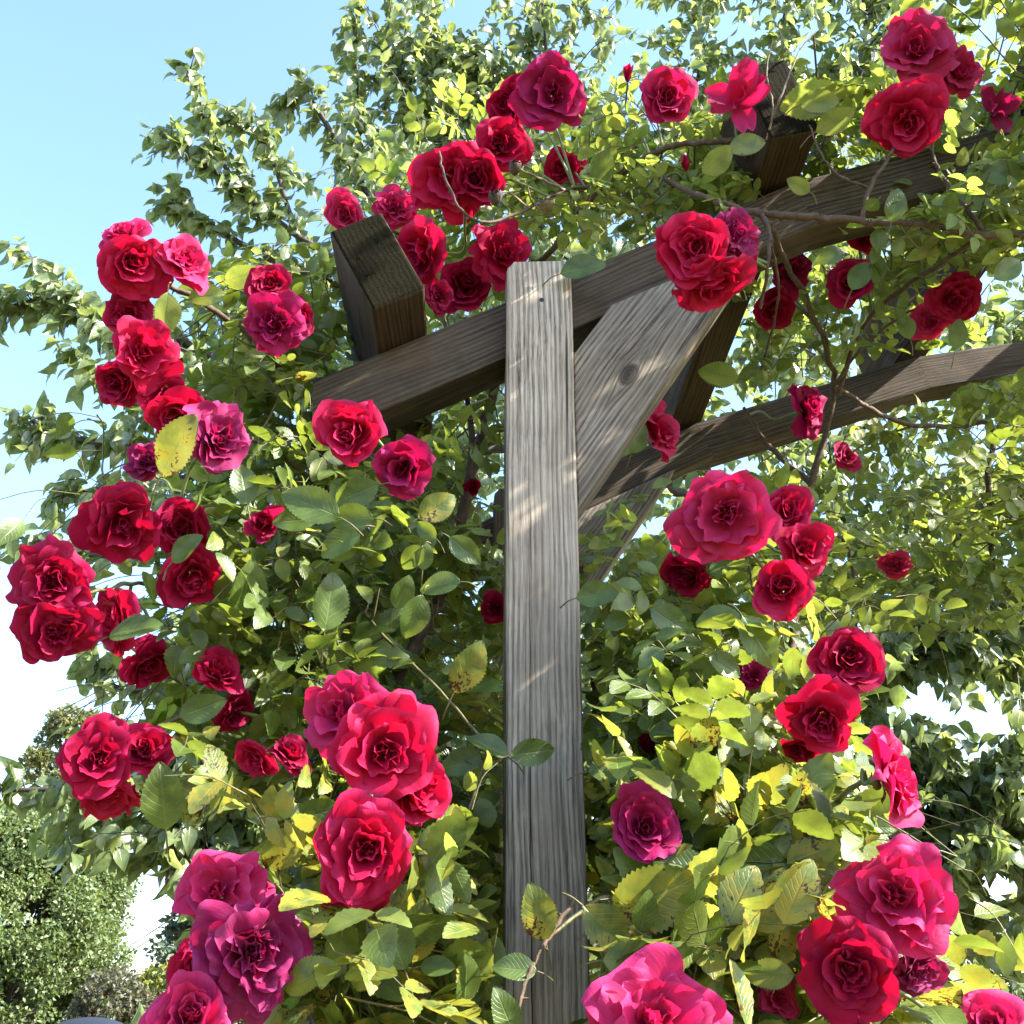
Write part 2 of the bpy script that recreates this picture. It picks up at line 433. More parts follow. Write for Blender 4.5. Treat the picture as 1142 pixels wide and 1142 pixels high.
MAT['cane'] = bark_mat('rose_cane_bark', (.035, .018, .010), (.11, .065, .035), 90)
MAT['cane_pale'] = bark_mat('rose_cane_pale', (.10, .075, .04), (.24, .19, .10), 90)
MAT['twig'] = bark_mat('rose_twig', (.06, .075, .02), (.14, .10, .04), 120, .55)
MAT['stalk'] = bark_mat('rose_stalk', (.08, .12, .025), (.15, .17, .04), 120, .5)
MAT['sepal'] = plain('rose_sepal', (.09, .14, .03), .5)
MAT['deadhead'] = bark_mat('dried_bloom', (.02, .014, .012), (.10, .07, .055), 220)
MAT['bark'] = bark_mat('tree_bark', (.020, .017, .014), (.075, .062, .05), 40)

GREY = dict(dark=(.076, .059, .043), light=(.52, .44, .345), warm=(.28, .215, .155))
GREYB = dict(dark=(.044, .035, .026), light=(.32, .27, .215), warm=(.14, .108, .078))
BROWN = dict(dark=(.016, .0115, .008), light=(.118, .088, .062), warm=(.070, .049, .032))
MAT['post'] = wood_mat('weathered_post', crack=(-.0165, -.3, .82), **GREY)
MAT['brace'] = wood_mat('weathered_brace', knot=(-.027, -.050, .0125), **GREYB)
MAT['beam'] = wood_mat('brown_beam', moss=.35, **BROWN)
MAT['joist'] = wood_mat('brown_joist', moss=.10, dark=(.012, .0075, .0045), light=(.080, .051, .031), warm=(.052, .031, .017))
MAT['joist_end'] = wood_mat('mossy_joist_end', dark=(.005, .0038, .002), light=(.016, .0128, .0066), warm=(.0105, .008, .004), moss=.3, spec=.04)
EXPOSURE = 2.38
# photo px, py, diameter px, distance, turn right deg, turn up deg, kind, colour, label
ROSES = [
 (140,262,52,1.17,-10,45,'cup','pink','pink rose peeking out on top of the bloom cluster against the sky'),
 (150,297,74,1.13,8,-5,'open','red','round red rose, heart of the uppermost cluster against the sky'),
 (206,293,62,1.15,40,15,'loose','pink','pink rose turned aside, joined to the uppermost sky cluster'),
 (142,349,50,1.17,0,20,'blown','crimson','dark ragged rose just beneath the uppermost sky cluster'),
 (162,393,68,1.12,5,8,'loose','red','red rose with open centre, between the sky cluster and a dark one'),
 (133,428,58,1.15,-25,-10,'cup','crimson','dark crimson rose at the outer edge of the hanging chain of blooms'),
 (184,442,54,1.17,30,-25,'cup','red','small red rose tucked behind others in the middle of the chain'),
 (200,464,66,1.13,0,-30,'cup','red','smooth cupped red rose touching the faded purple bloom'),
 (242,486,82,1.09,25,10,'blown','purple','faded purple rose with upright petals beside the smooth red cup'),
 (163,514,46,1.17,-20,20,'blown','purple','small purple rose half hidden behind a pale spotted leaf'),
 (133,582,84,1.10,12,-18,'loose','crimson','large crimson rose with a pink top petal, hanging before the sky'),
 (201,588,66,1.16,10,5,'cup','crimson','crimson rose behind a small green leaf, next to the larger pink-topped one'),
 (213,643,72,1.18,15,-25,'cup','red','deep red rose nodding under a rounded leaf'),
 (294,585,54,1.10,12,-5,'halfopen','pink','narrow half-open pink-red rose standing alone in green leaves'),
 (300,316,50,1.18,5,30,'cup','crimson','crimson rose above the purple-pink bloom near the mossy joist end'),
 (304,359,70,1.15,-8,10,'blown','magenta','purple-pink loose rose below the mossy joist end'),
 (334,353,42,1.19,35,0,'cup','crimson','small crimson rose squeezed between purple-pink bloom and joist'),
 (58,652,90,1.08,-10,12,'blown','crimson','big ruffled crimson rose farthest out on the long stem, upper of two'),
 (60,700,86,1.10,-5,-25,'loose','crimson','big crimson rose hanging lowest on the long stem against the sky'),
 (130,692,74,1.15,-60,5,'open','red','rose seen edge-on behind a folded leaf near the crimson pair'),
 (166,742,60,1.19,30,-35,'cup','crimson','drooping crimson rose beneath the edge-on one'),
 (246,750,62,1.16,20,40,'cup','red','squarish red rose seen from behind in the shaded leaves'),
 (264,794,50,1.19,35,-40,'cup','crimson','small dark red rose below the squarish one'),
 (106,845,82,1.09,-6,0,'loose','crimson','dark red rose with spiral centre in the cluster of three before the sky'),
 (165,833,62,1.12,20,8,'cup','crimson','dark red rose leaning away in the cluster of three'),
 (122,880,74,1.13,0,-40,'open','red','red rose facing down at the bottom of the cluster of three'),
 (284,848,50,1.15,-30,-35,'cup','red','half-open red rose with curved petals facing down in shade'),
 (325,841,46,1.17,20,40,'cup','crimson','small rose seen from behind with its green calyx showing'),
 (384,238,48,1.32,-12,0,'open','pink','pink-red rose just above the mossy joist end'),
 (440,229,50,1.36,5,25,'blown','pink','pale pink rose peeping over the mossy joist end'),
 (470,284,74,1.30,-40,-10,'cup','red','red rose pressed against the side of the mossy joist'),
 (489,330,36,1.36,10,10,'blown','pink','small pink rose at the foot of the mossy joist'),
 (558,281,68,1.36,20,25,'loose','red','bright flat red rose just above the post top'),
 (519,319,60,1.40,0,-5,'cup','crimson','dark red rose wedged behind the beam beside the post'),
 (500,201,88,1.30,-10,-5,'loose','red','large deep red rose, biggest in the cluster over the post'),
 (534,198,60,1.28,15,-5,'cup','crimson','deep red rose merging with the biggest one over the post'),
 (561,160,62,1.32,10,15,'cup','red','red rose between the pink bloom and the deep red pair'),
 (567,117,54,1.34,-40,5,'cup','crimson','dark red rose half hidden by the pink bloom above it'),
 (613,104,80,1.27,8,5,'loose','magenta','pink-magenta ruffled rose topping the cluster over the post'),
 (628,188,42,1.40,0,0,'cup','red','small red rose behind yellow leaves over the post'),
 (743,105,66,1.30,10,10,'cup','pink','tall pink-red rose standing against the tree crown'),
 (700,83,20,1.34,0,60,'bud','pink','tiny pink bud on a stalk beside the tall rose'),
 (822,112,82,1.19,-10,25,'wilted','pink','wilted pink rose with only a few petals before the dark joist'),
 (764,183,20,1.28,0,50,'bud','pink','tiny pink bud hanging below the tall rose'),
 (1022,53,84,1.20,10,35,'loose','pink','ruffled pink rose seen from below near the bright sky corner'),
 (1070,80,56,1.23,45,20,'blown','pink','smaller pink rose attached to the ruffled one near the sky corner'),
 (1011,131,84,1.14,5,-2,'open','red','round red rose facing out below the pink pair'),
 (1112,121,58,1.18,20,20,'wilted','purple','withered purple rose with loose petals beside the round red one'),
 (771,277,84,1.10,-6,0,'open','red','red rose with spiral heart in the trio before the beam'),
 (821,261,62,1.12,40,20,'blown','purple','folded purple rose in the trio before the beam'),
 (792,314,84,1.13,8,-45,'loose','red','red rose facing down at the base of the trio before the beam'),
 (828,296,56,1.16,55,-10,'cup','red','red rose at the side of the trio with its petals turned away'),
 (882,304,50,1.50,20,25,'blown','magenta','pinkish rose under the beam next to a dark red one'),
 (864,346,48,1.52,10,-20,'cup','crimson','dark red rose in shade under the pinkish one'),
 (950,314,56,1.38,-10,0,'cup','crimson','dark red rose partly covered by two green leaves between the beams'),
 (961,267,30,1.46,0,0,'cup','red','small scarlet rose just under the upper beam'),
 (1064,331,58,1.34,0,0,'open','crimson','neat dark red rosette between the two beams'),
 (1034,360,42,1.40,-30,5,'blown','pink','pink rose behind the neat dark red rosette'),
 (733,477,66,1.42,60,15,'loose','pink','rose seen from the side behind the knotted brace'),
 (901,456,62,1.75,60,25,'blown','magenta','magenta rose hanging before the rear beam'),
 (942,509,36,1.95,30,30,'open','pink','small pink rose below the rear beam'),
 (999,629,34,2.05,10,10,'blown','pink','small pale pink rose among bright yellow-green leaves'),
 (807,578,107,1.10,-5,0,'loose','pink','largest pink-red rose with wavy petals, below the rear beam'),
 (880,572,62,1.20,10,20,'cup','red','red rose behind the largest wavy one'),
 (899,610,64,1.16,35,10,'cup','red','red rose in the middle of the stack beside the largest one'),
 (872,658,68,1.12,5,-5,'cup','red','cupped red rose at the foot of the stack beside the largest one'),
 (764,642,54,1.26,-10,-30,'cup','crimson','shaded dark red rose under the largest wavy one'),
 (948,738,80,1.12,20,5,'cup','crimson','deep red rose with layered petals above another, near the tree'),
 (916,801,80,1.10,-5,-30,'cup','red','red rose drooping beneath the deep red layered one'),
 (894,834,46,1.16,-15,-50,'cup','crimson','half-hidden red rose under the drooping one'),
 (840,751,38,1.25,10,20,'blown','magenta','small pink rose among glossy leaves near the post'),
 (995,867,100,1.02,62,8,'loose','pink','bright pink-red rose seen from the side, sunlit on one edge'),
 (1004,1003,122,.98,10,5,'loose','pink','huge pink-red rose with a crumpled centre above a dark red one'),
 (945,1084,106,.96,-5,-8,'open','crimson','round dark red rose under the huge pink one'),
 (1022,1084,68,1.02,30,-30,'blown','purple','purple rose tucked behind the huge pink and dark red ones'),
 (735,1140,150,.86,0,35,'loose','pink','bright rose at the foot of the picture beside the post, lit from above'),
 (870,1114,48,1.06,20,20,'blown','pink','small loose pink rose beside the round dark red one'),
 (1106,1140,78,.98,5,40,'cup','pink','pink-red rose cut off by the lower corner near a hedge'),
 (721,919,82,1.02,8,5,'cup','magenta','single purple-pink cupped rose beside the post, above spotted leaves'),
 (386,795,98,1.02,-45,15,'loose','pink','pink-edged rose turned away, topmost of the big sunlit group'),
 (428,832,114,.98,10,-2,'loose','red','large red rose with dark folded heart in the big sunlit group'),
 (468,881,86,1.02,35,-10,'cup','red','red rose leaning towards the post in the big sunlit group'),
 (403,952,118,.97,-3,0,'open','red','large flat red rose at the bottom of the big sunlit group'),
 (391,480,76,1.12,-8,0,'cup','red','single red rose in front of the beam with a pink heart'),
 (448,521,72,1.10,5,-8,'vase','magenta','purple-edged vase-shaped rose below the beam, next to the post'),
 (246,1000,92,1.02,-25,25,'loose','pink','pinkish rose behind the big purple bloom near the far tree'),
 (284,988,46,1.07,25,30,'cup','pink','small pink-red rose behind the big purple bloom'),
 (285,1066,122,.97,10,0,'blown','purple','big purple rose with pale crumpled heart near the far tree'),
 (224,1080,72,1.01,-15,-5,'cup','red','smooth red rose wedged beside the big purple bloom'),
 (208,1132,96,.95,-10,20,'cup','pink','bright pink-red rose lowest of the group by the far tree'),
 (723,832,30,1.22,0,20,'halfopen','crimson','tiny dark red half-open rose beside the post'),
 (527,543,26,1.36,0,0,'halfopen','crimson','tiny dark red half-open rose in shade under the beam'),
 (948,1144,44,1.03,0,20,'blown','pink','sliver of pink rose below the round dark red one'),
 (552,678,34,1.42,0,0,'cup','crimson','dark red rose half hidden behind the post'),
]
# ------------------------------------------------------------------ world, sun
SUN = Vector((.76, -.165, .62)).normalized()
w = bpy.data.worlds.new('World'); SC.world = w; w.use_nodes = True
nt = w.node_tree; nt.nodes.clear()
sky = nt.nodes.new('ShaderNodeTexSky'); sky.sky_type = 'NISHITA'; sky.sun_disc = False
sky.sun_elevation = math.asin(SUN.z); sky.sun_rotation = math.atan2(SUN.x, SUN.y)
sky.air_density = 1.0; sky.dust_density = 1.4; sky.ozone_density = 3.8
bg = nt.nodes.new('ShaderNodeBackground'); bg.inputs[1].default_value = .135
wo = nt.nodes.new('ShaderNodeOutputWorld')
nt.links.new(sky.outputs[0], bg.inputs[0]); nt.links.new(bg.outputs[0], wo.inputs[0])
ld = bpy.data.lights.new('sun', 'SUN'); ld.energy = 4.6; ld.angle = R(.53); ld.color = (1, .95, .86)
lo = bpy.data.objects.new('sun', ld); COL.objects.link(lo)
lo.rotation_euler = SUN.to_track_quat('Z', 'Y').to_euler()
lo.location = (8, -2, 9)
SC.view_settings.view_transform = 'Standard'; SC.view_settings.look = 'None'
SC.view_settings.gamma = 1; SC.view_settings.exposure = EXPOSURE
SC.cycles.max_bounces = 7; SC.cycles.diffuse_bounces = 4; SC.cycles.glossy_bounces = 2
SC.cycles.transmission_bounces = 5; SC.cycles.transparent_max_bounces = 8
SC.cycles.caustics_reflective = False; SC.cycles.caustics_refractive = False
SC.cycles.use_denoising = True
SC.render.film_transparent = False

# ------------------------------------------------------------------ ground
def ground():
    m, nt, nd, lk = new_mat('meadow_grass')
    tc = N(nt, 'ShaderNodeTexCoord')
    n = N(nt, 'ShaderNodeTexNoise', inp={'Scale': .6, 'Detail': 8.0, 'Roughness': .7}); lk.new(tc.outputs['Object'], n.inputs['Vector'])
    n2 = N(nt, 'ShaderNodeTexNoise', inp={'Scale': 45.0, 'Detail': 4.0}); lk.new(tc.outputs['Object'], n2.inputs['Vector'])
    c = ramp(nt, [(.3, (.11, .11, .035)), (.5, (.17, .15, .065)), (.75, (.24, .20, .11))]); lk.new(math_n(nt, 'ADD', math_n(nt, 'MULTIPLY', n.outputs[0], .6), math_n(nt, 'MULTIPLY', n2.outputs[0], .4)), c.inputs[0])  # grass paled and warmed to bounce light up onto the post
    pb = N(nt, 'ShaderNodeBsdfPrincipled', inp={'Roughness': .9}); lk.new(c.outputs[0], pb.inputs['Base Color'])
    bp = N(nt, 'ShaderNodeBump', inp={'Strength': 1.0, 'Distance': .03}); lk.new(n2.outputs[0], bp.inputs['Height']); lk.new(bp.outputs[0], pb.inputs['Normal'])
    out = N(nt, 'ShaderNodeOutputMaterial'); lk.new(pb.outputs[0], out.inputs[0])
    xs = np.linspace(-400, 400, 41); ys = np.linspace(-60, 800, 41)
    X, Y = np.meshgrid(xs, ys)
    V = np.stack([X, Y, np.zeros_like(X)], -1).reshape(-1, 3)
    i = np.arange(41 * 41).reshape(41, 41)
    Fq = np.stack([i[:-1, :-1], i[:-1, 1:], i[1:, 1:], i[1:, :-1]], -1).reshape(-1, 4)
    o = link('ground', mesh_np('ground', V, Fq, V[:, :2], m)); tag(o, 'lawn under the rose pergola, paled to bounce warm light', 'lawn', kind='structure')
ground()

# ------------------------------------------------------------------ pergola
PX, PY, PROT = .0375, 1.27, R(2.2)
per = empty('pergola', (PX, PY, 0), 'weathered timber pergola of posts, arched beams, braces and joists overgrown by roses', 'pergola', rz=PROT)
PER_M = Matrix.Translation((PX, PY, 0)) @ Matrix.Rotation(PROT, 4, 'Z')


def prism(name, outline, y0, y1, org, ang, mats, bev=.004, cuts=10, front_mat=False, jit=.0006, m_end0=0., ends=None):
    """Timber whose outline (x,z in the pergola's plane) is extruded from y0 to y1. org/ang: its own frame, z along the grain."""
    bm = bmesh.new()
    ca, sa = math.cos(ang), math.sin(ang)      # ang: lean of the grain from vertical towards +x
    def loc(x, z):
        dx, dz = x - org[0], z - org[1]
        return dx * ca - dz * sa, dx * sa + dz * ca
    pts = [loc(*p) for p in outline]
    f0 = [bm.verts.new((x, y0 - org[2], z)) for x, z in pts]
    f1 = [bm.verts.new((x, y1 - org[2], z)) for x, z in pts]
    n = len(pts)
    bm.faces.new(f0); bm.faces.new(f1[::-1])
    for i in range(n):
        bm.faces.new((f0[i], f1[i], f1[(i + 1) % n], f0[(i + 1) % n]))
    bmesh.ops.recalc_face_normals(bm, faces=bm.faces)
    zs = [p[1] for p in pts]
    bmesh.ops.bevel(bm, geom=[e for e in bm.edges if name != 'beam' or abs((e.verts[0].co - e.verts[1].co).normalized().z) > .95], offset=bev, segments=2, affect='EDGES', profile=.5)
    for k in range(1, cuts):
        z = min(zs) + (max(zs) - min(zs)) * k / cuts
        bmesh.ops.bisect_plane(bm, geom=bm.verts[:] + bm.edges[:] + bm.faces[:], plane_co=(0, 0, z), plane_no=(0, 0, 1))
    rs = random.Random(hash(name) % 1000 + n)
    for v in bm.verts:
        v.co.x += rs.uniform(-jit, jit); v.co.y += rs.uniform(-jit, jit)
    me = bpy.data.meshes.new(name)
    if not isinstance(mats, (list, tuple)): mats = [mats]
    for mt in mats: me.materials.append(mt)
    bm.normal_update()
    for f in bm.faces:
        f.smooth = False
        if ends is not None and abs(f.normal.y) > .9 and f.calc_center_median().y < 0 and len(mats) > 1: f.material_index = 1
    bm.to_mesh(me); bm.free()
    M = Matrix.Translation((org[0], org[2], org[1])) @ Matrix.Rotation(ang, 4, 'Y')
    return link(name, me, per, M)


def along(name, p0, p1, w, h, yc, mats, up=True, mitre=(0, 0), **kw):
    """Timber from p0 to p1 (x,z of its TOP edge line), h deep below it."""
    dx, dz = p1[0] - p0[0], p1[1] - p0[1]
    L = math.hypot(dx, dz); ux, uz = dx / L, dz / L
    nx, nz = uz, -ux       # downwards side
    a0, a1 = mitre
    o = [(p0[0], p0[1]), (p1[0], p1[1]), (p1[0] + nx * h + ux * h * a1, p1[1] + nz * h + uz * h * a1), (p0[0] + nx * h + ux * h * a0, p0[1] + nz * h + uz * h * a0)]
    ang = math.atan2(ux, uz)
    return prism(name, o, yc - w / 2, yc + w / 2, ((p0[0] + p1[0]) / 2 + nx * h / 2, (p0[1] + p1[1]) / 2 + nz * h / 2, yc), ang, mats, **kw)


A = [(-.3045, 2.366), (.3815, 2.7236), (.8815, 2.90), (1.38, 2.995), (1.88, 3.03)]
APX = 2.13
A = A + [(2 * APX - x, z) for x, z in A[::-1]]
def top_z(x):
    for (x0, z0), (x1, z1) in zip(A, A[1:]):
        if x0 <= x <= x1: return z0 + (z1 - z0) * (x - x0) / (x1 - x0), math.atan2(z1 - z0, x1 - x0)
    return A[0][1], .48

for yb in (.065, .815):
    for i in range(len(A) - 1):
        p0, p1 = A[i], A[i + 1]
        th = [math.atan2(A[j + 1][1] - A[j][1], A[j + 1][0] - A[j][0]) if 0 <= j < len(A) - 1 else None for j in (i - 1, i, i + 1)]
        mi0 = math.tan((th[0] - th[1]) / 2) if th[0] is not None else math.tan(th[1])
        mi1 = -math.tan((th[1] - th[2]) / 2) if th[2] is not None else -math.tan(-th[1])
        if i == 0: mi0 = -.45
        b = along('beam', p0, p1, .07, .082, yb, MAT['beam'], mitre=(mi0, mi1), cuts=8)
        if i == 0 and yb < .1: b['label'] = 'mossy brown beam end crossing behind the top of the post'

for xp, flip in ((0, 1), (2 * APX, -1)):
    for y0 in (0, .745):
        pz = 2.552
        o = [(xp - .045, -.3), (xp + .045, -.3), (xp + .045, pz), (xp - .034, pz - .004), (xp - .045, pz - .018)]
        p = prism('post', o, y0, y0 + .09, (xp, 1.6, y0 + .045), 0, MAT['beam' if y0 else 'post'], bev=.0035, cuts=24, jit=.0008)
        if y0 == 0 and flip == 1: p['label'] = 'silver-grey cracked upright post standing in front of the beam'
        # brace in the plane of the post
        o = [(.045, 2.17), (.045, 2.4026), (.100, 2.4867), (.331, 2.6068)]
        o = [(.0453, 2.17), (.0453, 2.4026), (.100, 2.4855), (.327, 2.6035)]
        if flip < 0: o = [(2 * APX - x, z) for x, z in o]
        ang = math.atan2(.187, .286) * flip
        ctr = (.17 if flip > 0 else 2 * APX - .17, 2.40)
        b = prism('brace', o, y0 + .010, y0 + .066, (ctr[0], ctr[1], y0 + .038), ang, MAT['brace'], bev=.0035, cuts=8)
        if y0 == 0 and flip == 1: b['label'] = 'grey knotted diagonal brace between post and beam'

nail = Soup()   # dark disc standing for the shade in a nail hole near the post's top
tube(nail, [at(604, 334, 1.2692), at(604, 334, 1.2692) + np.array([0, .002, 0])], .0032, .0032, 8)
po = [o for o in per.children if o.name == 'post'][0]
link('nail_hole', nail.mesh('nail_hole', plain('nail_hole_dark', (.012, .009, .007), .6)), po)

def joist(x, tilt, extra=0.0, y0=-.07, y1=.97, wd=.075, hh=.138):
    z, th = top_z(x)
    ux, uz = math.cos(tilt), math.sin(tilt)
    nx, nz = -uz, ux
    c = (x, z + .004 + abs(math.tan(th - tilt)) * wd / 2 + extra)
    o = [(c[0] - ux * wd / 2, c[1] - uz * wd / 2), (c[0] + ux * wd / 2, c[1] + uz * wd / 2),
         (c[0] + ux * wd / 2 + nx * hh, c[1] + uz * wd / 2 + nz * hh), (c[0] - ux * wd / 2 + nx * hh, c[1] - uz * wd / 2 + nz * hh)]
    # own frame: grain along pergola y -> rotate so local z is y
    bm = bmesh.new()
    M = Matrix.Translation((c[0], 0, c[1])) @ Matrix.Rotation(-tilt, 4, 'Y') @ Matrix.Rotation(R(-90), 4, 'X')
    Mi = M.inverted()
    f0 = [bm.verts.new(Mi @ Vector((px, y0, pz))) for px, pz in o]
    f1 = [bm.verts.new(Mi @ Vector((px, y1, pz))) for px, pz in o]
    bm.faces.new(f0); bm.faces.new(f1[::-1])
    for i in range(4): bm.faces.new((f0[i], f1[i], f1[(i + 1) % 4], f0[(i + 1) % 4]))
    bmesh.ops.recalc_face_normals(bm, faces=bm.faces)
    bmesh.ops.bevel(bm, geom=bm.edges[:], offset=.004, segments=2, affect='EDGES', profile=.5)
    for k in range(1, 16):
        bmesh.ops.bisect_plane(bm, geom=bm.verts[:] + bm.edges[:] + bm.faces[:], plane_co=(0, 0, y0 + (y1 - y0) * k / 16), plane_no=(0, 0, 1))
    rs = random.Random(int(x * 100))
    for v in bm.verts: v.co.x += rs.uniform(-.0007, .0007); v.co.y += rs.uniform(-.0007, .0007)
    me = bpy.data.meshes.new('joist')
    me.materials.append(MAT['joist']); me.materials.append(MAT['joist_end'])
    bm.normal_update()
    for f in bm.faces:
        if abs(f.normal.z) > .7: f.material_index = 1
    bm.to_mesh(me); bm.free()
    return link('joist', me, per, M)

j = joist(-.186, R(27.5)); j['label'] = 'short joist with dark mossy end grain on the low end of the beam'
j = joist(.362, R(15)); j['label'] = 'dark joist rising above the bend of the beam behind wilted petals'
for x, t in ((.885, 15), (1.40, 7), (1.90, 2), (2.36, -2), (2.86, -7), (3.375, -15), (3.915, -17), (4.446, -27.5)):
    joist(x, R(t), extra=.006)

# ------------------------------------------------------------------ masks: what stays clear of leaves (photo pixels, up to a distance)
WOOD = [([(557, 283), (644, 283), (666, 1142), (556, 1142)], 1.38, 1.0),
        ([(345, 415), (565, 302), (735, 246), (735, 345), (640, 390), (420, 492), (350, 468)], 1.42, 1.0),
        ([(645, 395), (690, 330), (745, 310), (808, 345), (656, 565)], 1.38, 1.0),
        ([(358, 258), (436, 230), (487, 388), (408, 415)], 1.45, 1.0),
        ([(690, 530), (800, 450), (960, 400), (1040, 390), (1150, 370), (1150, 412), (1040, 440), (900, 492), (750, 530)], 2.12, .9),
        ([(870, 200), (1040, 160), (1040, 215), (870, 288)], 1.36, .65), ([(1040, 160), (1150, 135), (1150, 185), (1040, 215)], 1.36, .15), ([(1030, 415), (1075, 330), (1150, 255), (1150, 330), (1085, 415)], 1.9, .6),
        ([(838, 72), (888, 62), (910, 148), (880, 228), (838, 205)], 1.3, .85),
        ([(745, 480), (770, 345), (842, 335), (805, 480)], 2.0, .85),
        ([(650, 655), (740, 540), (760, 555), (680, 650)], 2.1, .6)]


def clear_mask(P):
    """True where a leaf at P may stay (does not cover the timbers or a bloom the photo shows open)."""
    px, py, D, d = proj(P)
    ok = np.ones(len(px), bool)
    for poly, lim, pr in WOOD:
        ok &= ~(inside(px, py, poly) & (D < lim) & (RNG.random(len(px)) < pr))
    for r in ROSES:
        rr = (px - r[0]) ** 2 + (py - r[1]) ** 2 < (r[2] * .5) ** 2
        ok &= ~(rr & (D < r[3] + .06))
    return ok


# ------------------------------------------------------------------ leaf templates
def leaf_template(rows, across, width, fold, curl, tipcurl=0., serr=0., pear=False, twist=0.):
    ts = np.linspace(0, 1, rows)
    if pear: prof = np.sin(np.pi * ts ** .78) ** .8 * (1 - .35 * ts)
    else: prof = np.sin(np.pi * np.clip(ts, 0, 1) ** .86) ** .70
    prof = prof / prof.max()
    prof[0] = .06; prof[-1] = .04
    s = np.ones(rows)
    if serr: s[1:-1] = 1 + serr * np.where(np.arange(1, rows - 1) % 2, 1, -1)
    xs = np.linspace(-1, 1, across)
    V, U = [], []
    for t, p, sv in zip(ts, prof, s):
        for x in xs:
            ww = width * p * (sv if abs(x) == 1 else 1)
            X = x * ww
            tw = twist * (t - .4)
            Z = abs(X) * fold - curl * t * t - tipcurl * max(0, t - .7) ** 2 * 4 + tw * X + .012 * math.sin(9 * t + 3 * x)
            V.append((X, t + (0.03 * sv if (abs(x) == 1 and serr) else 0), Z)); U.append((.5 + .5 * x, t))
    i = np.arange(rows * across).reshape(rows, across)
    Fq = np.stack([i[:-1, :-1], i[:-1, 1:], i[1:, 1:], i[1:, :-1]], -1).reshape(-1, 4)
    return np.array(V), Fq, np.array(U)


ROSE_T = [leaf_template(15, 3, .27 + .03 * (i % 3), .15 + .28 * random.random(), random.uniform(-.05, .28), .1, .065, twist=random.uniform(-.5, .5)) for i in range(7)]
HERO_T = [leaf_template(33, 5, .30 + .03 * (i % 2), .18 + .2 * random.random(), random.uniform(0, .2), .12, .05, twist=random.uniform(-.35, .35)) for i in range(6)]
PEAR_T = [leaf_template(6, 3, .27 + .04 * (i % 3), .25 + .4 * random.random(), random.uniform(.0, .45), .25, 0, True, twist=random.uniform(-.6, .6)) for i in range(7)]
FAR_T = [leaf_template(3, 3, .34, .3, .25, 0, 0, False, .4)]


def norm(a):
    return a / (np.linalg.norm(a, axis=-1, keepdims=True) + 1e-9)


def scatter(name, pos, T, Nn, size, temps, mats, mi=None):
    """One mesh of many leaves: base points pos, long axes T, face normals Nn, lengths size."""
    T = norm(T); X = norm(np.cross(T, Nn)); Z = np.cross(X, T)
    which = RNG.integers(0, len(temps), len(pos))
    Vs, Fs, Us, Ms, off = [], [], [], [], 0
    for k, (tv, tf, tu) in enumerate(temps):
        s = np.where(which == k)[0]
        if not len(s): continue
        V = pos[s, None, :] + size[s, None, None] * (tv[None, :, 0:1] * X[s, None, :] + tv[None, :, 1:2] * T[s, None, :] + tv[None, :, 2:3] * Z[s, None, :])
        n = len(tv)
        Vs.append(V.reshape(-1, 3)); Fs.append((tf[None] + (np.arange(len(s)) * n)[:, None, None] + off).reshape(-1, 4))
        Us.append(np.tile(tu, (len(s), 1)))
        Ms.append(np.repeat(mi[s] if mi is not None else np.zeros(len(s), int), len(tf)))
        off += n * len(s)
    return mesh_np(name, np.concatenate(Vs), np.concatenate(Fs), np.concatenate(Us), mats, np.concatenate(Ms))
# ------------------------------------------------------------------ the climbing roses: canes
rose_l = empty('climbing_rose', (-.16, 1.62, 0), 'climbing red rose bush spreading from behind the post towards the open sky', 'rose bush', 'climbing roses on the pergola')
rose_r = empty('climbing_rose', (.36, 1.55, 0), 'climbing red rose bush over the arched beams with yellow-green sunlit leaves', 'rose bush', 'climbing roses on the pergola')
CANE_PTS = {0: [], 1: []}


def cane(plant, pts, r0, r1, mat='cane', wob=.10, sides=8):
    P = catmull([at(*p) if len(p) == 3 and p[2] < 50 and p[0] > 3 else np.array(p[:3], float) if not isinstance(p, tuple) else at(*p) for p in pts], 7)
    P = P + RNG.normal(size=P.shape) * r0 * .22
    s = Soup(); tube(s, P, r0, r1, sides, 0, wob)
    # thorns
    for k in range(3, len(P) - 2, 3):
        d = norm(RNG.normal(size=3)); t = norm(P[k + 1] - P[k]); d = norm(d - t * d.dot(t))
        tube(s, [P[k] + d * r1 * .6, P[k] + d * (r1 + .003) - t * .001, P[k] + d * (r1 + .005) - t * .002], .0014, .0002, 4, 0)
    me = s.mesh('cane', MAT[mat])
    me.transform(Matrix.Translation(-Vector((rose_l, rose_r)[plant].location)))
    o = link('cane', me, (rose_l, rose_r)[plant], Matrix.Identity(4))
    CANE_PTS[plant].extend(list(P))
    return o


GL = [-.16, 1.62, -.05]; GR = [.36, 1.55, -.05]
cane(0, [GL, (450, 1142, 1.55), (432, 900, 1.48), (430, 800, 1.44), (447, 745, 1.42), (480, 690, 1.42), (503, 630, 1.42), (520, 560, 1.44), (540, 470, 1.5), (570, 380, 1.5), (600, 305, 1.42)], .012, .006)
cane(0, [GL, (400, 1142, 1.55), (392, 900, 1.48), (398, 760, 1.44), (384, 690, 1.42), (384, 620, 1.4), (360, 540, 1.38), (335, 450, 1.36), (300, 390, 1.3), (220, 335, 1.22), (165, 310, 1.18)], .011, .003)
cane(0, [(390, 720, 1.43), (320, 690, 1.35), (240, 660, 1.26), (165, 650, 1.18), (110, 658, 1.13), (75, 672, 1.12)], .004, .0018, 'twig')
cane(0, [(395, 830, 1.45), (310, 800, 1.32), (240, 790, 1.22), (170, 815, 1.16), (130, 845, 1.14)], .004, .0018, 'twig')
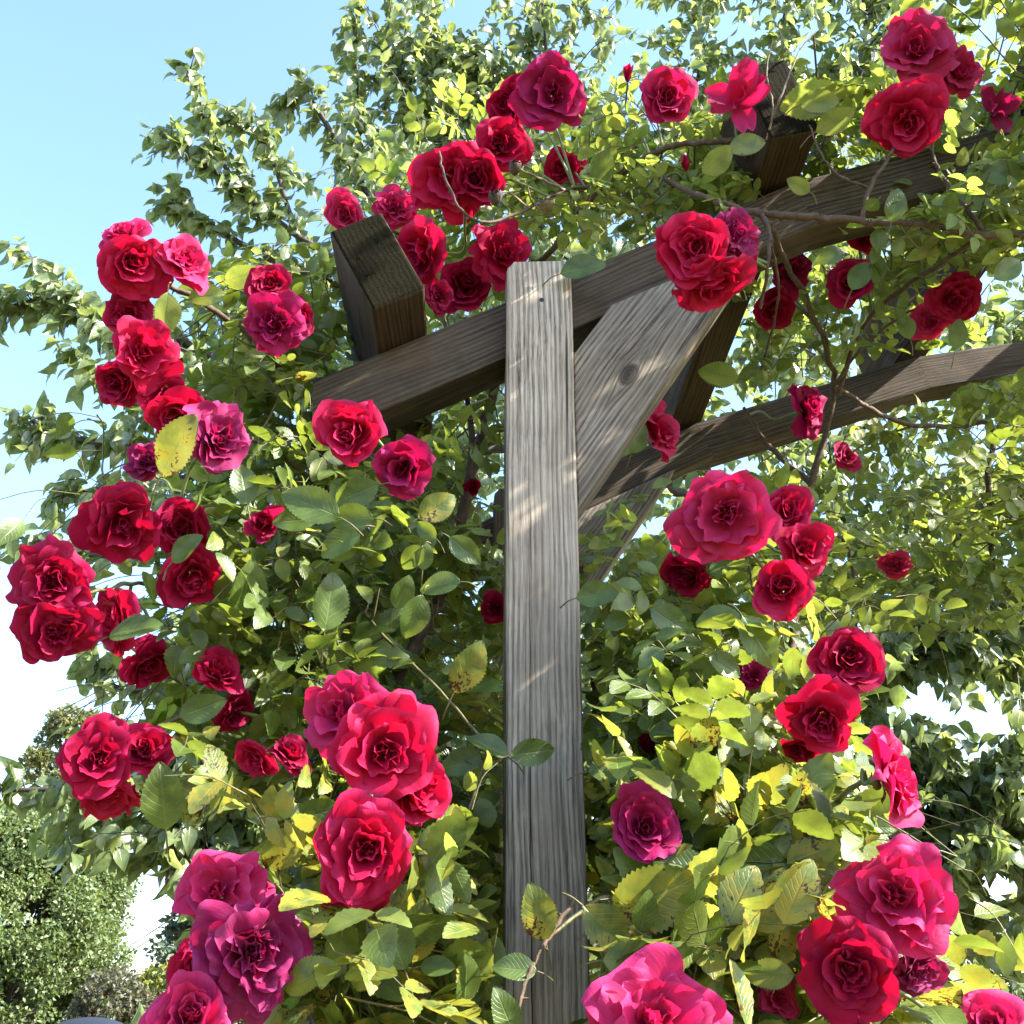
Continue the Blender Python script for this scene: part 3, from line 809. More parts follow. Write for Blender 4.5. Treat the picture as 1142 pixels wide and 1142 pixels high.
cane(0, [(420, 920, 1.48), (370, 960, 1.3), (310, 1000, 1.15), (270, 1040, 1.06)], .004, .002, 'twig')
cane(0, [(360, 545, 1.38), (300, 500, 1.3), (240, 470, 1.2), (195, 440, 1.17), (160, 400, 1.15)], .004, .0018, 'twig')
cane(0, [(384, 640, 1.4), (300, 600, 1.3), (220, 570, 1.2), (150, 580, 1.14)], .004, .0018, 'twig')
cane(0, [(432, 880, 1.46), (440, 860, 1.25), (430, 840, 1.06)], .004, .002, 'twig')
cane(0, [(505, 620, 1.42), (500, 560, 1.38), (470, 520, 1.25), (430, 500, 1.16)], .004, .002, 'twig')
cane(0, [(505, 640, 1.42), (525, 500, 1.40), (512, 410, 1.42), (485, 330, 1.48), (455, 270, 1.46), (400, 240, 1.36)], .005, .002)
cane(0, [(500, 830, 1.15), (470, 850, 1.3), (440, 880, 1.44)], .0025, .0018, 'twig')
cane(0, [(385, 655, 1.4), (420, 700, 1.25), (500, 780, 1.2), (545, 835, 1.16)], .0022, .0014, 'twig')
# right-hand plant
cane(1, [GR, (835, 1142, 1.46), (842, 1060, 1.44), (852, 980, 1.42), (872, 880, 1.44), (880, 760, 1.5), (890, 640, 1.6), (905, 540, 1.66), (930, 430, 1.6), (900, 340, 1.46), (868, 270, 1.28), (850, 238, 1.2)], .011, .0028)
cane(1, [GR, (815, 1142, 1.47), (790, 1040, 1.45), (760, 930, 1.42), (720, 870, 1.40), (690, 830, 1.39), (656, 772, 1.39)], .009, .006, 'cane_pale')
cane(1, [(690, 828, 1.39), (662, 760, 1.36), (680, 728, 1.34), (702, 706, 1.3)], .004, .003)
cane(1, [(852, 238, 1.2), (800, 226, 1.22), (765, 212, 1.25), (740, 200, 1.3)], .005, .0035)
cane(1, [(850, 238, 1.2), (900, 242, 1.19), (960, 247, 1.18), (1030, 251, 1.17), (1100, 262, 1.15), (1180, 262, 1.12), (1260, 250, 1.1)], .0052, .004)
cane(1, [(855, 155, 1.24), (810, 158, 1.26), (770, 160, 1.28), (735, 168, 1.3), (700, 188, 1.32), (665, 215, 1.35), (640, 245, 1.38), (610, 285, 1.42), (590, 300, 1.46)], .004, .005)
cane(1, [(700, 188, 1.32), (670, 205, 1.34), (630, 212, 1.33), (590, 232, 1.26), (545, 248, 1.22), (515, 235, 1.2), (495, 195, 1.18), (490, 170, 1.18)], .0032, .0014)
cane(1, [(630, 212, 1.33), (600, 198, 1.24), (574, 186, 1.20)], .0022, .0012, 'cane_pale')
cane(1, [(590, 232, 1.26), (565, 214, 1.21), (552, 222, 1.20)], .0018, .001, 'cane_pale')
cane(1, [(960, 247, 1.18), (970, 210, 1.17), (985, 185, 1.16), (1000, 160, 1.16)], .0034, .002)
cane(1, [(970, 210, 1.17), (935, 195, 1.17), (915, 170, 1.17), (903, 140, 1.17)], .002, .0012)
cane(1, [(1100, 262, 1.15), (1060, 210, 1.17), (1040, 170, 1.18), (1050, 120, 1.19)], .0034, .0016)
cane(1, [(850, 238, 1.2), (858, 260, 1.19), (856, 300, 1.2), (848, 345, 1.24)], .0032, .0022)
cane(1, [(858, 260, 1.19), (868, 330, 1.3), (852, 400, 1.5), (842, 430, 1.6)], .002, .0014)
cane(1, [(850, 155, 1.24), (870, 110, 1.2), (890, 60, 1.2), (910, 35, 1.2)], .002, .0008, 'cane_pale')
cane(1, [(855, 155, 1.22), (862, 120, 1.2), (855, 80, 1.2), (862, 45, 1.2)], .0016, .0008, 'cane_pale')
cane(1, [(930, 430, 1.6), (1000, 470, 1.75), (1060, 476, 1.8), (1106, 474, 1.8), (1102, 530, 1.8), (1104, 580, 1.82), (1108, 640, 1.84)], .004, .0055)
cane(1, [(905, 540, 1.66), (860, 500, 1.7), (845, 480, 1.7), (830, 455, 1.7)], .005, .003)
cane(1, [(890, 640, 1.6), (940, 600, 1.75), (955, 680, 1.8), (950, 740, 1.8)], .003, .0016)
cane(1, [(852, 980, 1.42), (900, 930, 1.2), (950, 880, 1.06), (985, 868, 1.04)], .004, .002, 'twig')
cane(1, [(850, 1000, 1.42), (890, 1050, 1.2), (940, 1080, 1.0)], .004, .002, 'twig')
cane(1, [(842, 1060, 1.44), (800, 1095, 1.15), (750, 1110, .95)], .004, .002, 'twig')
cane(1, [(880, 760, 1.5), (900, 760, 1.3), (930, 760, 1.16)], .004, .002, 'twig')
cane(1, [(880, 690, 1.55), (850, 640, 1.3), (815, 600, 1.14)], .004, .002, 'twig')
cane(1, [(640, 1005, 1.02), (612, 1045, 1.0), (590, 1085, .98), (575, 1135, .96)], .0022, .0016)
cane(1, [(800, 1060, 1.3), (730, 1010, 1.08), (680, 1000, 1.03), (650, 1015, 1.02), (612, 1048, 1.0)], .003, .0015, 'twig')
cane(1, [(930, 430, 1.6), (960, 390, 1.5), (1010, 350, 1.42), (1060, 335, 1.38)], .003, .0015)
cane(1, [(935, 440, 1.6), (965, 360, 1.5), (1040, 300, 1.3), (1100, 262, 1.15)], .004, .003)
CP_ARR = [np.array(CANE_PTS[0]), np.array(CANE_PTS[1])]


CANE_USE = {}


def nearest_cane(p, plant=None):
    best = None
    for k in ((0, 1) if plant is None else (plant,)):
        d = np.linalg.norm(CP_ARR[k] - p, axis=1); i = d.argmin()
        if best is None or d[i] < best[0]: best = (d[i], CP_ARR[k][i])
    return best


# ------------------------------------------------------------------ blooms
def petal(L, W, a0, a1, rho, az, r0, z0, ruf, back, rs, rows=9, cols=9, pw=1.1):
    s = np.linspace(0, 1, rows); t = np.linspace(-1, 1, cols)
    S, T = np.meshgrid(s, t, indexing='ij')
    Se = S * (1 - .20 * T * T * S - .05 * ruf * 8 * np.cos(2 * np.pi * T + rs.uniform(0, 6)) * S ** 3)
    prof = lambda q: (.16 + .84 * np.sin(np.pi * .5 * np.clip(q * 1.35, 0, 1)) ** .8) * (1 - .14 * q ** 4)
    fine = np.linspace(0, 1, 60)
    ang = np.radians(a0 + (a1 - a0) * fine ** pw)
    cr = r0 + np.concatenate([[0], np.cumsum(np.sin(ang)[:-1] / 59)]) * L
    cz = z0 + np.concatenate([[0], np.cumsum(np.cos(ang)[:-1] / 59)]) * L
    r = np.interp(Se, fine, cr); z = np.interp(Se, fine, cz); a = np.interp(Se, fine, ang)
    x = T * W * prof(S)
    off = rho * (1 - np.cos(np.clip(x / rho, -1.4, 1.4))); x = rho * np.sin(np.clip(x / rho, -1.4, 1.4))
    nrm = ruf * S ** 2.2 * (np.sin(T * rs.uniform(3.2, 6) + rs.uniform(0, 6)) + .5 * np.sin(T * 9.5 + S * 5 + rs.uniform(0, 6)))
    nrm -= back * (np.abs(T) ** 2.5) * S ** 2
    nrm -= back * .8 * np.clip(S - .78, 0, 1) ** 1.5 * 4
    nrm += off
    r = r - nrm * np.cos(a); z = z + nrm * np.sin(a)
    ca, sa = np.cos(az), np.sin(az)
    V = np.stack([r * ca - x * sa, r * sa + x * ca, z], -1).reshape(-1, 3)
    i = np.arange(rows * cols).reshape(rows, cols)
    Fq = np.stack([i[:-1, :-1], i[:-1, 1:], i[1:, 1:], i[1:, :-1]], -1).reshape(-1, 4)
    return V, Fq, np.stack([.5 + .5 * T, S], -1).reshape(-1, 2)


# per layer: count, length, half width, start angle, end angle, cup radius, ruffle, back curl
KINDS = {
 'open':  [(6, .98, .70, 60, 104, 1.0, .055, .12), (5, .88, .64, 54, 80, .8, .055, .11), (5, .76, .56, 46, 46, .55, .05, .10), (5, .62, .44, 36, 14, .38, .05, .09), (5, .50, .30, 22, -8, .22, .045, .05), (5, .40, .2, 8, -20, .12, .03, .03)],
 'cup':   [(5, .98, .74, 62, 80, .9, .05, .14), (5, .94, .66, 54, 44, .7, .05, .13), (5, .84, .56, 44, 14, .5, .045, .11), (5, .70, .44, 30, -4, .36, .045, .08), (4, .60, .30, 16, -16, .22, .03, .05), (4, .52, .2, 6, -20, .12, .02, .03)],
 'blown': [(6, 1.0, .66, 62, 116, 1.2, .075, .08), (6, .90, .58, 56, 86, .8, .08, .07), (5, .78, .50, 48, 54, .5, .08, .06), (6, .64, .38, 38, 22, .35, .085, .04), (6, .52, .26, 22, 0, .2, .07, .02), (5, .42, .18, 8, -18, .12, .04, .02)],
 'loose': [(5, 1.0, .80, 62, 102, 1.1, .075, .12), (5, .90, .68, 56, 70, .8, .08, .10), (4, .76, .52, 46, 34, .5, .075, .07), (5, .56, .32, 26, 6, .25, .065, .03), (5, .44, .2, 8, -16, .12, .04, .02)],
 'vase':  [(5, .98, .66, 58, 84, .9, .06, .12), (5, .95, .60, 48, 34, .6, .05, .16), (4, .85, .50, 34, 6, .42, .04, .10), (3, .6, .34, 20, -10, .25, .03, .03)],
 'halfopen': [(5, 1.25, .52, 44, 8, .5, .03, .10), (5, 1.3, .46, 34, -4, .36, .03, .06), (4, 1.3, .34, 20, -12, .24, .02, .03), (3, 1.25, .22, 10, -10, .15, .02, .02)],
 'bud':   [(4, 2.0, .62, 34, -24, .45, .01, .03), (3, 2.1, .45, 22, -16, .3, .01, .02)],
 'wilted': [(4, 1.05, .42, 70, 40, .55, .09, .05), (2, .9, .36, 40, 10, .4, .1, .02)],
}
CAM_R = np.array([1.0, 0, 0]); CAM_U = np.array([0, -SP, CP])
TIPS = []


def make_rose(e, idx):
    px, py, dia, D, dx, dy, kind, colr, label = e
    rs = np.random.default_rng(1000 + idx)
    c = at(px, py, D); Rr = dia * .5 * depth_of(c) / F * 1.03
    tocam = norm(np.array([0, 0, EYE]) - c)
    m = math.radians(math.hypot(dx, dy))
    side = CAM_R * dx + CAM_U * dy
    side = side - tocam * side.dot(tocam); side = norm(side) if m > .01 else CAM_U
    ax = norm(tocam * math.cos(m) + side * math.sin(m) + rs.normal(size=3) * .10)
    x = norm(np.cross(ax, [.2, .5, .9] if abs(ax[2]) < .9 else [1, 0, 0])); y = np.cross(ax, x)
    ro = rs.uniform(0, 6.28)
    X = x * math.cos(ro) + y * math.sin(ro); Y = np.cross(ax, X)
    M = np.stack([X, Y, ax], 1)
    root = empty('rose', tuple(c), label, 'rose', 'rose blooms on the climbing bushes')
    layers = KINDS[kind]
    # every bloom grows a little lopsided: bent, squeezed and with its heart off centre
    ph = rs.uniform(0, 6.28, 6); sq = 1 + rs.normal() * .025; lean = rs.normal(size=2) * (.16 if kind != 'bud' else .03); wav = rs.uniform(.03, .09)
    def warp(V, li):
        V = V.copy(); rad = np.hypot(V[:, 0], V[:, 1]); a = np.arctan2(V[:, 1], V[:, 0])
        V[:, 2] += wav * rad * (np.sin(2 * a + ph[0]) + .7 * np.sin(3 * a + ph[1])) 
        k = 1 + wav * .55 * np.sin(2 * a + ph[2]) + wav * np.sin(3 * a + ph[3]) + wav * .6 * np.sin(5 * a + ph[4])
        V[:, 0] *= k * sq; V[:, 1] *= k / sq
        V[:, 0] += lean[0] * V[:, 2] + .035 * li * math.cos(ph[5]); V[:, 1] += lean[1] * V[:, 2] + .035 * li * math.sin(ph[5])
        return V
    zoff = {'open': .20, 'loose': .24, 'cup': .38, 'blown': .25, 'vase': .42, 'halfopen': .62, 'bud': .9, 'wilted': .3}[kind]
    singles = 0 if dia < 46 else (1 if dia < 72 else 2)
    inner = Soup(); az0 = rs.uniform(0, 6.28)
    rows = 7 if dia < 45 else (9 if dia < 90 else 12)
    for li, (n, L, W, a0, a1, rho, ruf, back) in enumerate(layers):
        az0 += rs.uniform(.4, .8)
        for k in range(n):
            jj = (18 if kind in ('blown', 'wilted') else 13) * (1.2 if li == 0 else 1)
            az = az0 + (k + rs.uniform(-.26, .26)) * 2 * math.pi / n
            V, Fq, U = petal(L * rs.uniform(.80, 1.12), W * rs.uniform(.80, 1.16), a0 + rs.normal() * jj * .5, a1 + rs.normal() * jj, rho * rs.uniform(.8, 1.2), az,
                             .012 + .02 * (len(layers) - 1 - li), .02 * li + .008 * k, ruf * rs.uniform(.6, 1.7), back * rs.uniform(.2, 1.9), rs, rows, rows)
            V[:, 2] -= zoff
            V = (warp(V, li) * Rr) @ M.T
            if li < singles:
                link('petal', mesh_np('petal', V, Fq, U, MAT[colr]), root, Matrix.Identity(4))
            else: inner.add(V, Fq, U)
    if inner.V: link('inner_petals' if singles else 'petals', inner.mesh('inner_petals', MAT[colr]), root, Matrix.Identity(4))
    # calyx: hip with five sepals
    s = Soup(); b = -zoff
    hip = np.array([[0, 0, b - .30], [0, 0, b - .22], [0, 0, b - .12], [0, 0, b - .03]])
    tube(s, (hip * Rr) @ M.T, 0, 0, 8, 0, rad=np.array([.05, .11, .12, .05]) * Rr)
    for k in range(5):
        V, Fq, U = petal(.48, .11, 70, 130, .3, k * 1.2566 + rs.uniform(-.2, .2), .08, b - .02, .02, .05, rs, 5, 3)
        s.add((V * Rr) @ M.T, Fq, U)
    link('calyx', s.mesh('calyx', MAT['sepal']), root, Matrix.Identity(4))
    base = (np.array([0, 0, b - .28]) * Rr) @ M.T
    dist, q = nearest_cane(c + base)
    q = q - c
    if dist > .30: q = base + norm(q - base) * .16 + np.array([0, 0, -.02])
    mid = base - ax * min(.045, dist * .5)
    pts = catmull([base, mid, mid * .5 + q * .5 + np.array([0, 0, .012 if dist < .3 else 0]), q], 5)
    s = Soup(); tube(s, pts, .0016 + .00035 * (Rr / .04), .0022, 5, 0, .05)
    link('stalk', s.mesh('stalk', MAT['stalk']), root, Matrix.Identity(4))


for i, e in enumerate(ROSES): make_rose(e, i)

# withered blooms: dark shrivelled heads on bare stalks above the beam
for i, (px, py, dia, D, mat, lab) in enumerate([(574, 188, 27, 1.20, 'deadhead', 'black shrivelled bloom on a bare twig between red roses above the post'),
                                               (552, 222, 26, 1.20, 'deadhead', 'dark shrivelled bloom hanging lower beside a yellow leaf above the post'),
                                               (610, 231, 28, 1.26, 'cane_pale', 'grey-brown dried rose hip at the fork of a cane above the post')]):
    c = at(px, py, D); rr = dia * .5 * depth_of(c) / F
    root = empty('dried_rose', tuple(c), lab, 'dried rose', 'withered blooms above the post')
    s = Soup(); rs = np.random.default_rng(50 + i)
    for li, (n, L, W, a0, a1) in enumerate([(6, 1.5, .6, 60, -30), (5, 1.4, .5, 40, -30), (4, 1.2, .4, 20, -20)]):
        for k in range(n):
            V, Fq, U = petal(L * rs.uniform(.8, 1.1), W, a0, a1 + rs.normal() * 14, .4, k * 6.283 / n + li, .06, -.6, .12, -.05, rs, 7, 5)
            s.add(V * rr @ np.array([[1, 0, 0], [0, .5, .86], [0, -.86, .5]]), Fq, U)
    link('shrivelled_petals', s.mesh('shrivelled_petals', MAT[mat]), root, Matrix.Identity(4))
    d, q = nearest_cane(c, 1); s = Soup()
    tube(s, catmull([np.zeros(3), (q - c) * .5 + np.array([0, 0, -.006]), q - c], 5), .0013, .0016, 5)
    link('stalk', s.mesh('stalk', MAT['cane_pale']), root, Matrix.Identity(4))

# ------------------------------------------------------------------ rose foliage
# plant, outline in the photo, near, far, number of twigs, leaflet length range, material weights (leaf, sunlit, spotted)
REG = [
 (0, [(255, 300), (365, 250), (380, 390), (350, 470), (250, 470), (215, 400)], 1.22, 1.45, 26, (.026, .036), (.6, .4, 0)),
 (0, [(200, 440), (350, 470), (420, 480), (560, 410), (562, 640), (380, 640), (210, 620), (180, 520)], 1.22, 1.6, 44, (.028, .040), (.75, .23, .02)),
 (0, [(200, 600), (370, 600), (370, 800), (200, 790)], 1.16, 1.5, 32, (.030, .043), (.8, .15, .05)),
 (0, [(370, 590), (562, 590), (562, 800), (370, 800)], 1.46, 1.85, 26, (.030, .043), (.8, .15, .05)),
 (0, [(175, 690), (350, 700), (350, 900), (200, 900), (160, 800)], 1.15, 1.4, 20, (.034, .048), (.8, .1, .1)),
 (0, [(340, 780), (562, 780), (562, 960), (480, 960), (340, 900)], 1.25, 1.7, 26, (.034, .048), (.7, .2, .1)),
 (0, [(300, 900), (562, 900), (566, 1180), (240, 1180), (290, 1000)], 1.02, 1.5, 60, (.034, .050), (.4, .3, .3)),
 (0, [(110, 480), (200, 440), (230, 700), (110, 640)], 1.14, 1.3, 9, (.032, .042), (.9, .1, 0)),
 (0, [(380, 230), (560, 120), (600, 280), (560, 330), (440, 350)], 1.36, 1.62, 24, (.024, .034), (.3, .7, 0)),
 (1, [(560, 240), (620, 160), (700, 120), (840, 130), (850, 230), (740, 255), (640, 285)], 1.27, 1.6, 44, (.024, .034), (.15, .8, .05)),
 (1, [(640, 100), (900, 60), (960, 130), (900, 260), (840, 260), (640, 190)], 1.30, 1.6, 24, (.024, .034), (.2, .8, 0)),
 (1, [(880, 90), (1000, 60), (1190, 30), (1190, 260), (960, 250), (890, 200)], 1.14, 1.5, 58, (.026, .036), (.3, .7, 0)),
 (1, [(1080, 150), (1240, 40), (1260, 420), (1080, 300)], 1.1, 1.5, 30, (.028, .038), (.4, .6, 0)),
 (1, [(840, 270), (1180, 240), (1180, 400), (960, 400), (840, 460), (780, 480), (830, 340)], 1.35, 2.0, 48, (.025, .036), (.5, .5, 0)),
 (1, [(820, 500), (1040, 430), (1190, 400), (1190, 690), (960, 700), (880, 560)], 1.6, 2.3, 56, (.026, .036), (.4, .6, 0)),
 (1, [(1020, 440), (1190, 420), (1190, 700), (1030, 690)], 1.6, 2.0, 20, (.028, .038), (.4, .6, 0)),
 (1, [(655, 560), (780, 530), (960, 640), (960, 760), (660, 760)], 1.25, 1.9, 40, (.026, .036), (.45, .5, .05)),
 (1, [(655, 640), (860, 640), (900, 860), (655, 860)], 1.12, 1.5, 44, (.030, .043), (.6, .3, .1)),
 (1, [(655, 830), (800, 830), (960, 860), (960, 1010), (655, 1000)], 1.05, 1.5, 50, (.036, .052), (.38, .2, .42)),
 (1, [(660, 980), (930, 980), (930, 1190), (650, 1190)], .98, 1.45, 48, (.038, .054), (.25, .2, .55)),
 (1, [(930, 1060), (1070, 1080), (1090, 1190), (900, 1190)], .98, 1.2, 12, (.040, .050), (.5, .3, .2)),
 # unseen growth added above the arch to shade the post and left leaves
 (1, [(980, -160), (1340, -260), (1340, 160), (1170, 120), (1000, -30)], 1.0, 1.5, 22, (.034, .046), (.4, .6, 0)),
 (1, [(1190, 0), (1500, -100), (1500, 260), (1190, 200)], .95, 1.4, 10, (.034, .046), (.4, .6, 0)),
 (1, [(700, -220), (1300, -260), (1300, 20), (900, -20)], 1.1, 1.6, 22, (.028, .038), (.4, .6, 0)),
]


def spray_points(plant, poly, D0, D1, count, lr, wts):
    xs = [p[0] for p in poly]; ys = [p[1] for p in poly]
    out = []
    for _ in range(count):
        for _t in range(40):
            x, y = RNG.uniform(min(xs), max(xs)), RNG.uniform(min(ys), max(ys))
            if inside(np.array([x]), np.array([y]), poly)[0]: break
        D = RNG.uniform(D0, D1)
        p = at(x, y, D)
        dist, q = nearest_cane(p, plant)
        d = norm(norm(p - q) * .7 + norm(RNG.normal(size=3)) * .8 + np.array([0, -.25, .15]))
        n = int(RNG.integers(5, 8))
        L = .034 * n * (lr[0] + lr[1]) / .08
        tw = catmull([p - d * L * .5, p + np.array([0, 0, .012]), p + d * L * .5 - np.array([0, 0, .03])], 4)
        out.append((tw, n, dist, q))
    return out


foliage_acc = {0: [], 1: []}
twigs = {0: Soup(), 1: Soup()}
for plant, poly, D0, D1, count, lr, wts in REG:
    for tw, n, dist, q in spray_points(plant, poly, D0, D1, count, lr, wts):
        px, py, DD, _ = proj(tw)
        vis = clear_mask(tw)
        if vis.all(): tube(twigs[plant], tw, .0012, .0008, 4, 0)
        key = tuple(np.round(q, 2)); CANE_USE[key] = CANE_USE.get(key, 0) + 1
        if dist < .26 and CANE_USE[key] <= 1:
            con = catmull([q, (q + tw[0]) * .5 + np.array([0, 0, -.012]), tw[0]], 5)
            if clear_mask(con).all(): tube(twigs[plant], con, .0018, .0012, 4, 0)
        idx = np.linspace(1, len(tw) - 1, n).astype(int)
        sidev = norm(np.cross(norm(tw[-1] - tw[0]), [0, 0, 1.0]) + 1e-4)
        wt = RNG.choice(3, p=wts)
        for k, i in enumerate(idx):
            b = tw[i]
            t = norm(tw[min(i + 1, len(tw) - 1)] - tw[i - 1])
            d = norm(t * .5 + sidev * (1 if k % 2 else -1) * .9 + RNG.normal(size=3) * .35 + np.array([0, 0, -.1]))
            nn = norm(np.array([.30, -.40, .70]) + RNG.normal(size=3) * .62)
            nn = norm(nn - d * nn.dot(d))
            ll = RNG.uniform(*lr); pairs = int(RNG.integers(2, 4)); rl = ll * (pairs * .62 + .35)
            rach = catmull([b, b + d * rl * .5 + nn * .004, b + d * rl - np.array([0, 0, .010])], 3)
            if clear_mask(rach).all(): tube(twigs[plant], rach, .0008, .0006, 3, 0)
            m = wt if RNG.random() < .75 else RNG.choice(3, p=wts)
            X = np.cross(d, nn)
            foliage_acc[plant].append((rach[-1], d + RNG.normal(size=3) * .15, nn + RNG.normal(size=3) * .2, ll * RNG.uniform(.95, 1.15), m))
            for s in range(pairs):
                pp = rach[min(len(rach) - 1, 1 + int((len(rach) - 2) * (s + .6) / pairs))]
                for sg in (-1, 1):
                    if RNG.random() < .06: continue
                    foliage_acc[plant].append((pp, d * .55 + X * sg + RNG.normal(size=3) * .2 + np.array([0, 0, -.12]), nn + RNG.normal(size=3) * .3, ll * RNG.uniform(.7, 1.0), m))

N_ROSE_LEAVES = 0
for plant, root in ((0, rose_l), (1, rose_r)):
    acc = foliage_acc[plant]
    pos = np.array([a[0] for a in acc]); T = norm(np.array([a[1] for a in acc])); Nn = np.array([a[2] for a in acc]); sz = np.array([a[3] for a in acc]); mi = np.array([a[4] for a in acc])
    ok = clear_mask(pos) & clear_mask(pos + T * sz[:, None] * .5) & clear_mask(pos + T * sz[:, None])
    px, py, D, _ = proj(pos + T * sz[:, None] * .5)
    # keep the sky open beyond the bush
    sky_side = (px < 185 - 25 * np.sin(py / 60)) & (RNG.random(len(px)) < .94) & (plant == 0)
    sky_low = (px < 300 - (py - 900) * .1) & (py > 905) & (plant == 0)
    sky_up = (py < 290) & (px < 360) & (plant == 0) & (RNG.random(len(px)) < .8)
    top = (py < 60 - 30 * np.sin(px / 40)) & (py > -60) & (px > 360) & (px < 980)
    tree_win = (px > 985) & (py > 700) & (py < 1050) & (RNG.random(len(px)) < .92)
    ok &= ~(sky_side | sky_low | sky_up | top | tree_win)
    pos, T, Nn, sz, mi = pos[ok], T[ok], Nn[ok], sz[ok], mi[ok]
    N_ROSE_LEAVES += len(pos)
    me = scatter('foliage', pos, T, Nn, sz, ROSE_T, [MAT['leaf'], MAT['leaf_sunlit'], MAT['leaf_spot']], mi)
    off = Matrix.Translation(-Vector(root.location))
    me.transform(off); link('foliage', me, root, Matrix.Identity(4))
    me = twigs[plant].mesh('twigs', MAT['twig']); me.transform(off); link('twigs', me, root, Matrix.Identity(4))

# the leaves that show singly: plant, centre px, py, length px, direction of the tip in the picture (deg from right, counter-clockwise), distance, material, lean
HERO = [
 (0,397,550,50,200,1.10,'leaf'),(0,392,578,46,180,1.09,'leaf'),(0,380,605,46,215,1.08,'leaf'),(0,460,621,32,230,1.12,'leaf'),(0,474,621,28,80,1.12,'leaf'),
 (0,462,687,46,250,1.10,'leaf'),(0,490,651,46,185,1.10,'leaf'),(0,449,661,36,65,1.12,'leaf'),(0,518,613,40,-40,1.12,'leaf'),(0,476,592,26,140,1.13,'leaf'),
 (0,522,745,58,60,1.12,'leaf_spot'),(0,487,566,44,30,1.14,'leaf_spot'),(0,347,562,64,155,1.06,'leaf'),(0,383,607,44,50,1.10,'leaf'),(0,330,580,44,185,1.08,'leaf'),
 (0,207,612,40,45,1.10,'leaf'),(0,197,498,72,62,1.05,'leaf_spot'),(0,275,660,62,75,1.12,'leaf'),(0,147,700,56,20,1.10,'leaf'),(0,368,672,60,80,1.12,'leaf'),
 (0,317,945,62,50,1.02,'leaf_spot'),(0,182,890,66,95,1.10,'leaf'),(0,352,908,52,15,1.06,'leaf'),(0,545,832,46,150,1.14,'leaf'),(0,594,839,46,8,1.14,'leaf'),
 (0,515,850,44,200,1.16,'leaf'),(0,408,1082,54,240,1.0,'leaf_sunlit'),(0,466,1040,62,80,1.02,'leaf_spot'),(0,487,1078,36,0,1.02,'leaf'),(0,487,977,56,10,1.05,'leaf_spot'),
 (0,522,1096,52,80,1.0,'leaf'),(0,440,1050,60,110,1.0,'leaf'),(0,380,1050,55,260,.99,'leaf'),(0,345,1090,60,30,.97,'leaf_sunlit'),(0,225,790,48,20,1.14,'leaf'),
 (0,230,330,36,10,1.18,'leaf_sunlit'),(0,270,308,40,15,1.2,'leaf_sunlit'),(0,272,540,44,100,1.12,'leaf'),(0,330,1020,50,300,1.0,'leaf'),(0,185,350,44,265,1.12,'leaf_sunlit'),
 (1,600,1019,62,105,.985,'leaf_spot'),(1,575,1080,44,172,.98,'leaf'),(1,565,1131,50,110,.95,'leaf'),(1,728,1001,96,25,.98,'leaf_spot'),(1,680,1040,74,-45,.99,'leaf_spot'),
 (1,706,1071,62,0,.98,'leaf_sunlit'),(1,683,858,52,5,1.1,'leaf'),(1,728,872,46,80,1.12,'leaf'),(1,800,800,56,320,1.08,'leaf'),(1,872,933,68,290,1.04,'leaf_spot'),
 (1,914,973,56,160,1.02,'leaf_spot'),(1,833,966,84,185,1.02,'leaf'),(1,798,998,62,95,1.0,'leaf_spot'),(1,875,1033,74,80,1.0,'leaf_spot'),(1,907,1042,44,40,1.0,'leaf_spot'),
 (1,798,1054,50,310,1.0,'leaf'),(1,858,1087,50,180,.98,'leaf_sunlit'),(1,900,893,60,150,1.03,'leaf_spot'),(1,760,965,60,170,1.02,'leaf'),(1,802,690,44,185,1.12,'leaf'),
 (1,847,714,60,305,1.1,'leaf'),(1,779,742,48,225,1.1,'leaf'),(1,808,742,42,330,1.1,'leaf'),(1,665,663,42,10,1.14,'leaf'),(1,688,693,32,30,1.16,'leaf'),
 (1,746,691,44,330,1.12,'leaf'),(1,755,805,50,200,1.1,'leaf'),(1,959,308,34,60,1.3,'leaf'),(1,978,300,32,80,1.3,'leaf'),(1,914,114,38,10,1.16,'leaf_sunlit'),(1,931,135,42,30,1.16,'leaf_sunlit'),
 (1,1018,12,38,95,1.2,'leaf_sunlit'),(1,999,229,36,75,1.14,'leaf'),(1,891,207,26,150,1.14,'leaf_sunlit'),(1,1124,301,38,35,1.1,'leaf'),(1,1120,193,48,10,1.1,'leaf'),
 (1,1068,373,32,80,1.3,'leaf'),(1,1010,364,28,110,1.34,'leaf'),(1,833,161,40,20,1.2,'leaf_sunlit'),(1,800,179,40,40,1.2,'leaf_sunlit'),(1,670,188,40,250,1.26,'leaf'),
 (1,649,299,46,15,1.25,'leaf'),(1,661,252,42,310,1.3,'leaf_sunlit'),(1,905,110,60,200,1.18,'leaf_sunlit'),(1,712,489,34,65,1.38,'leaf'),(1,802,418,40,170,1.5,'leaf_sunlit'),
]
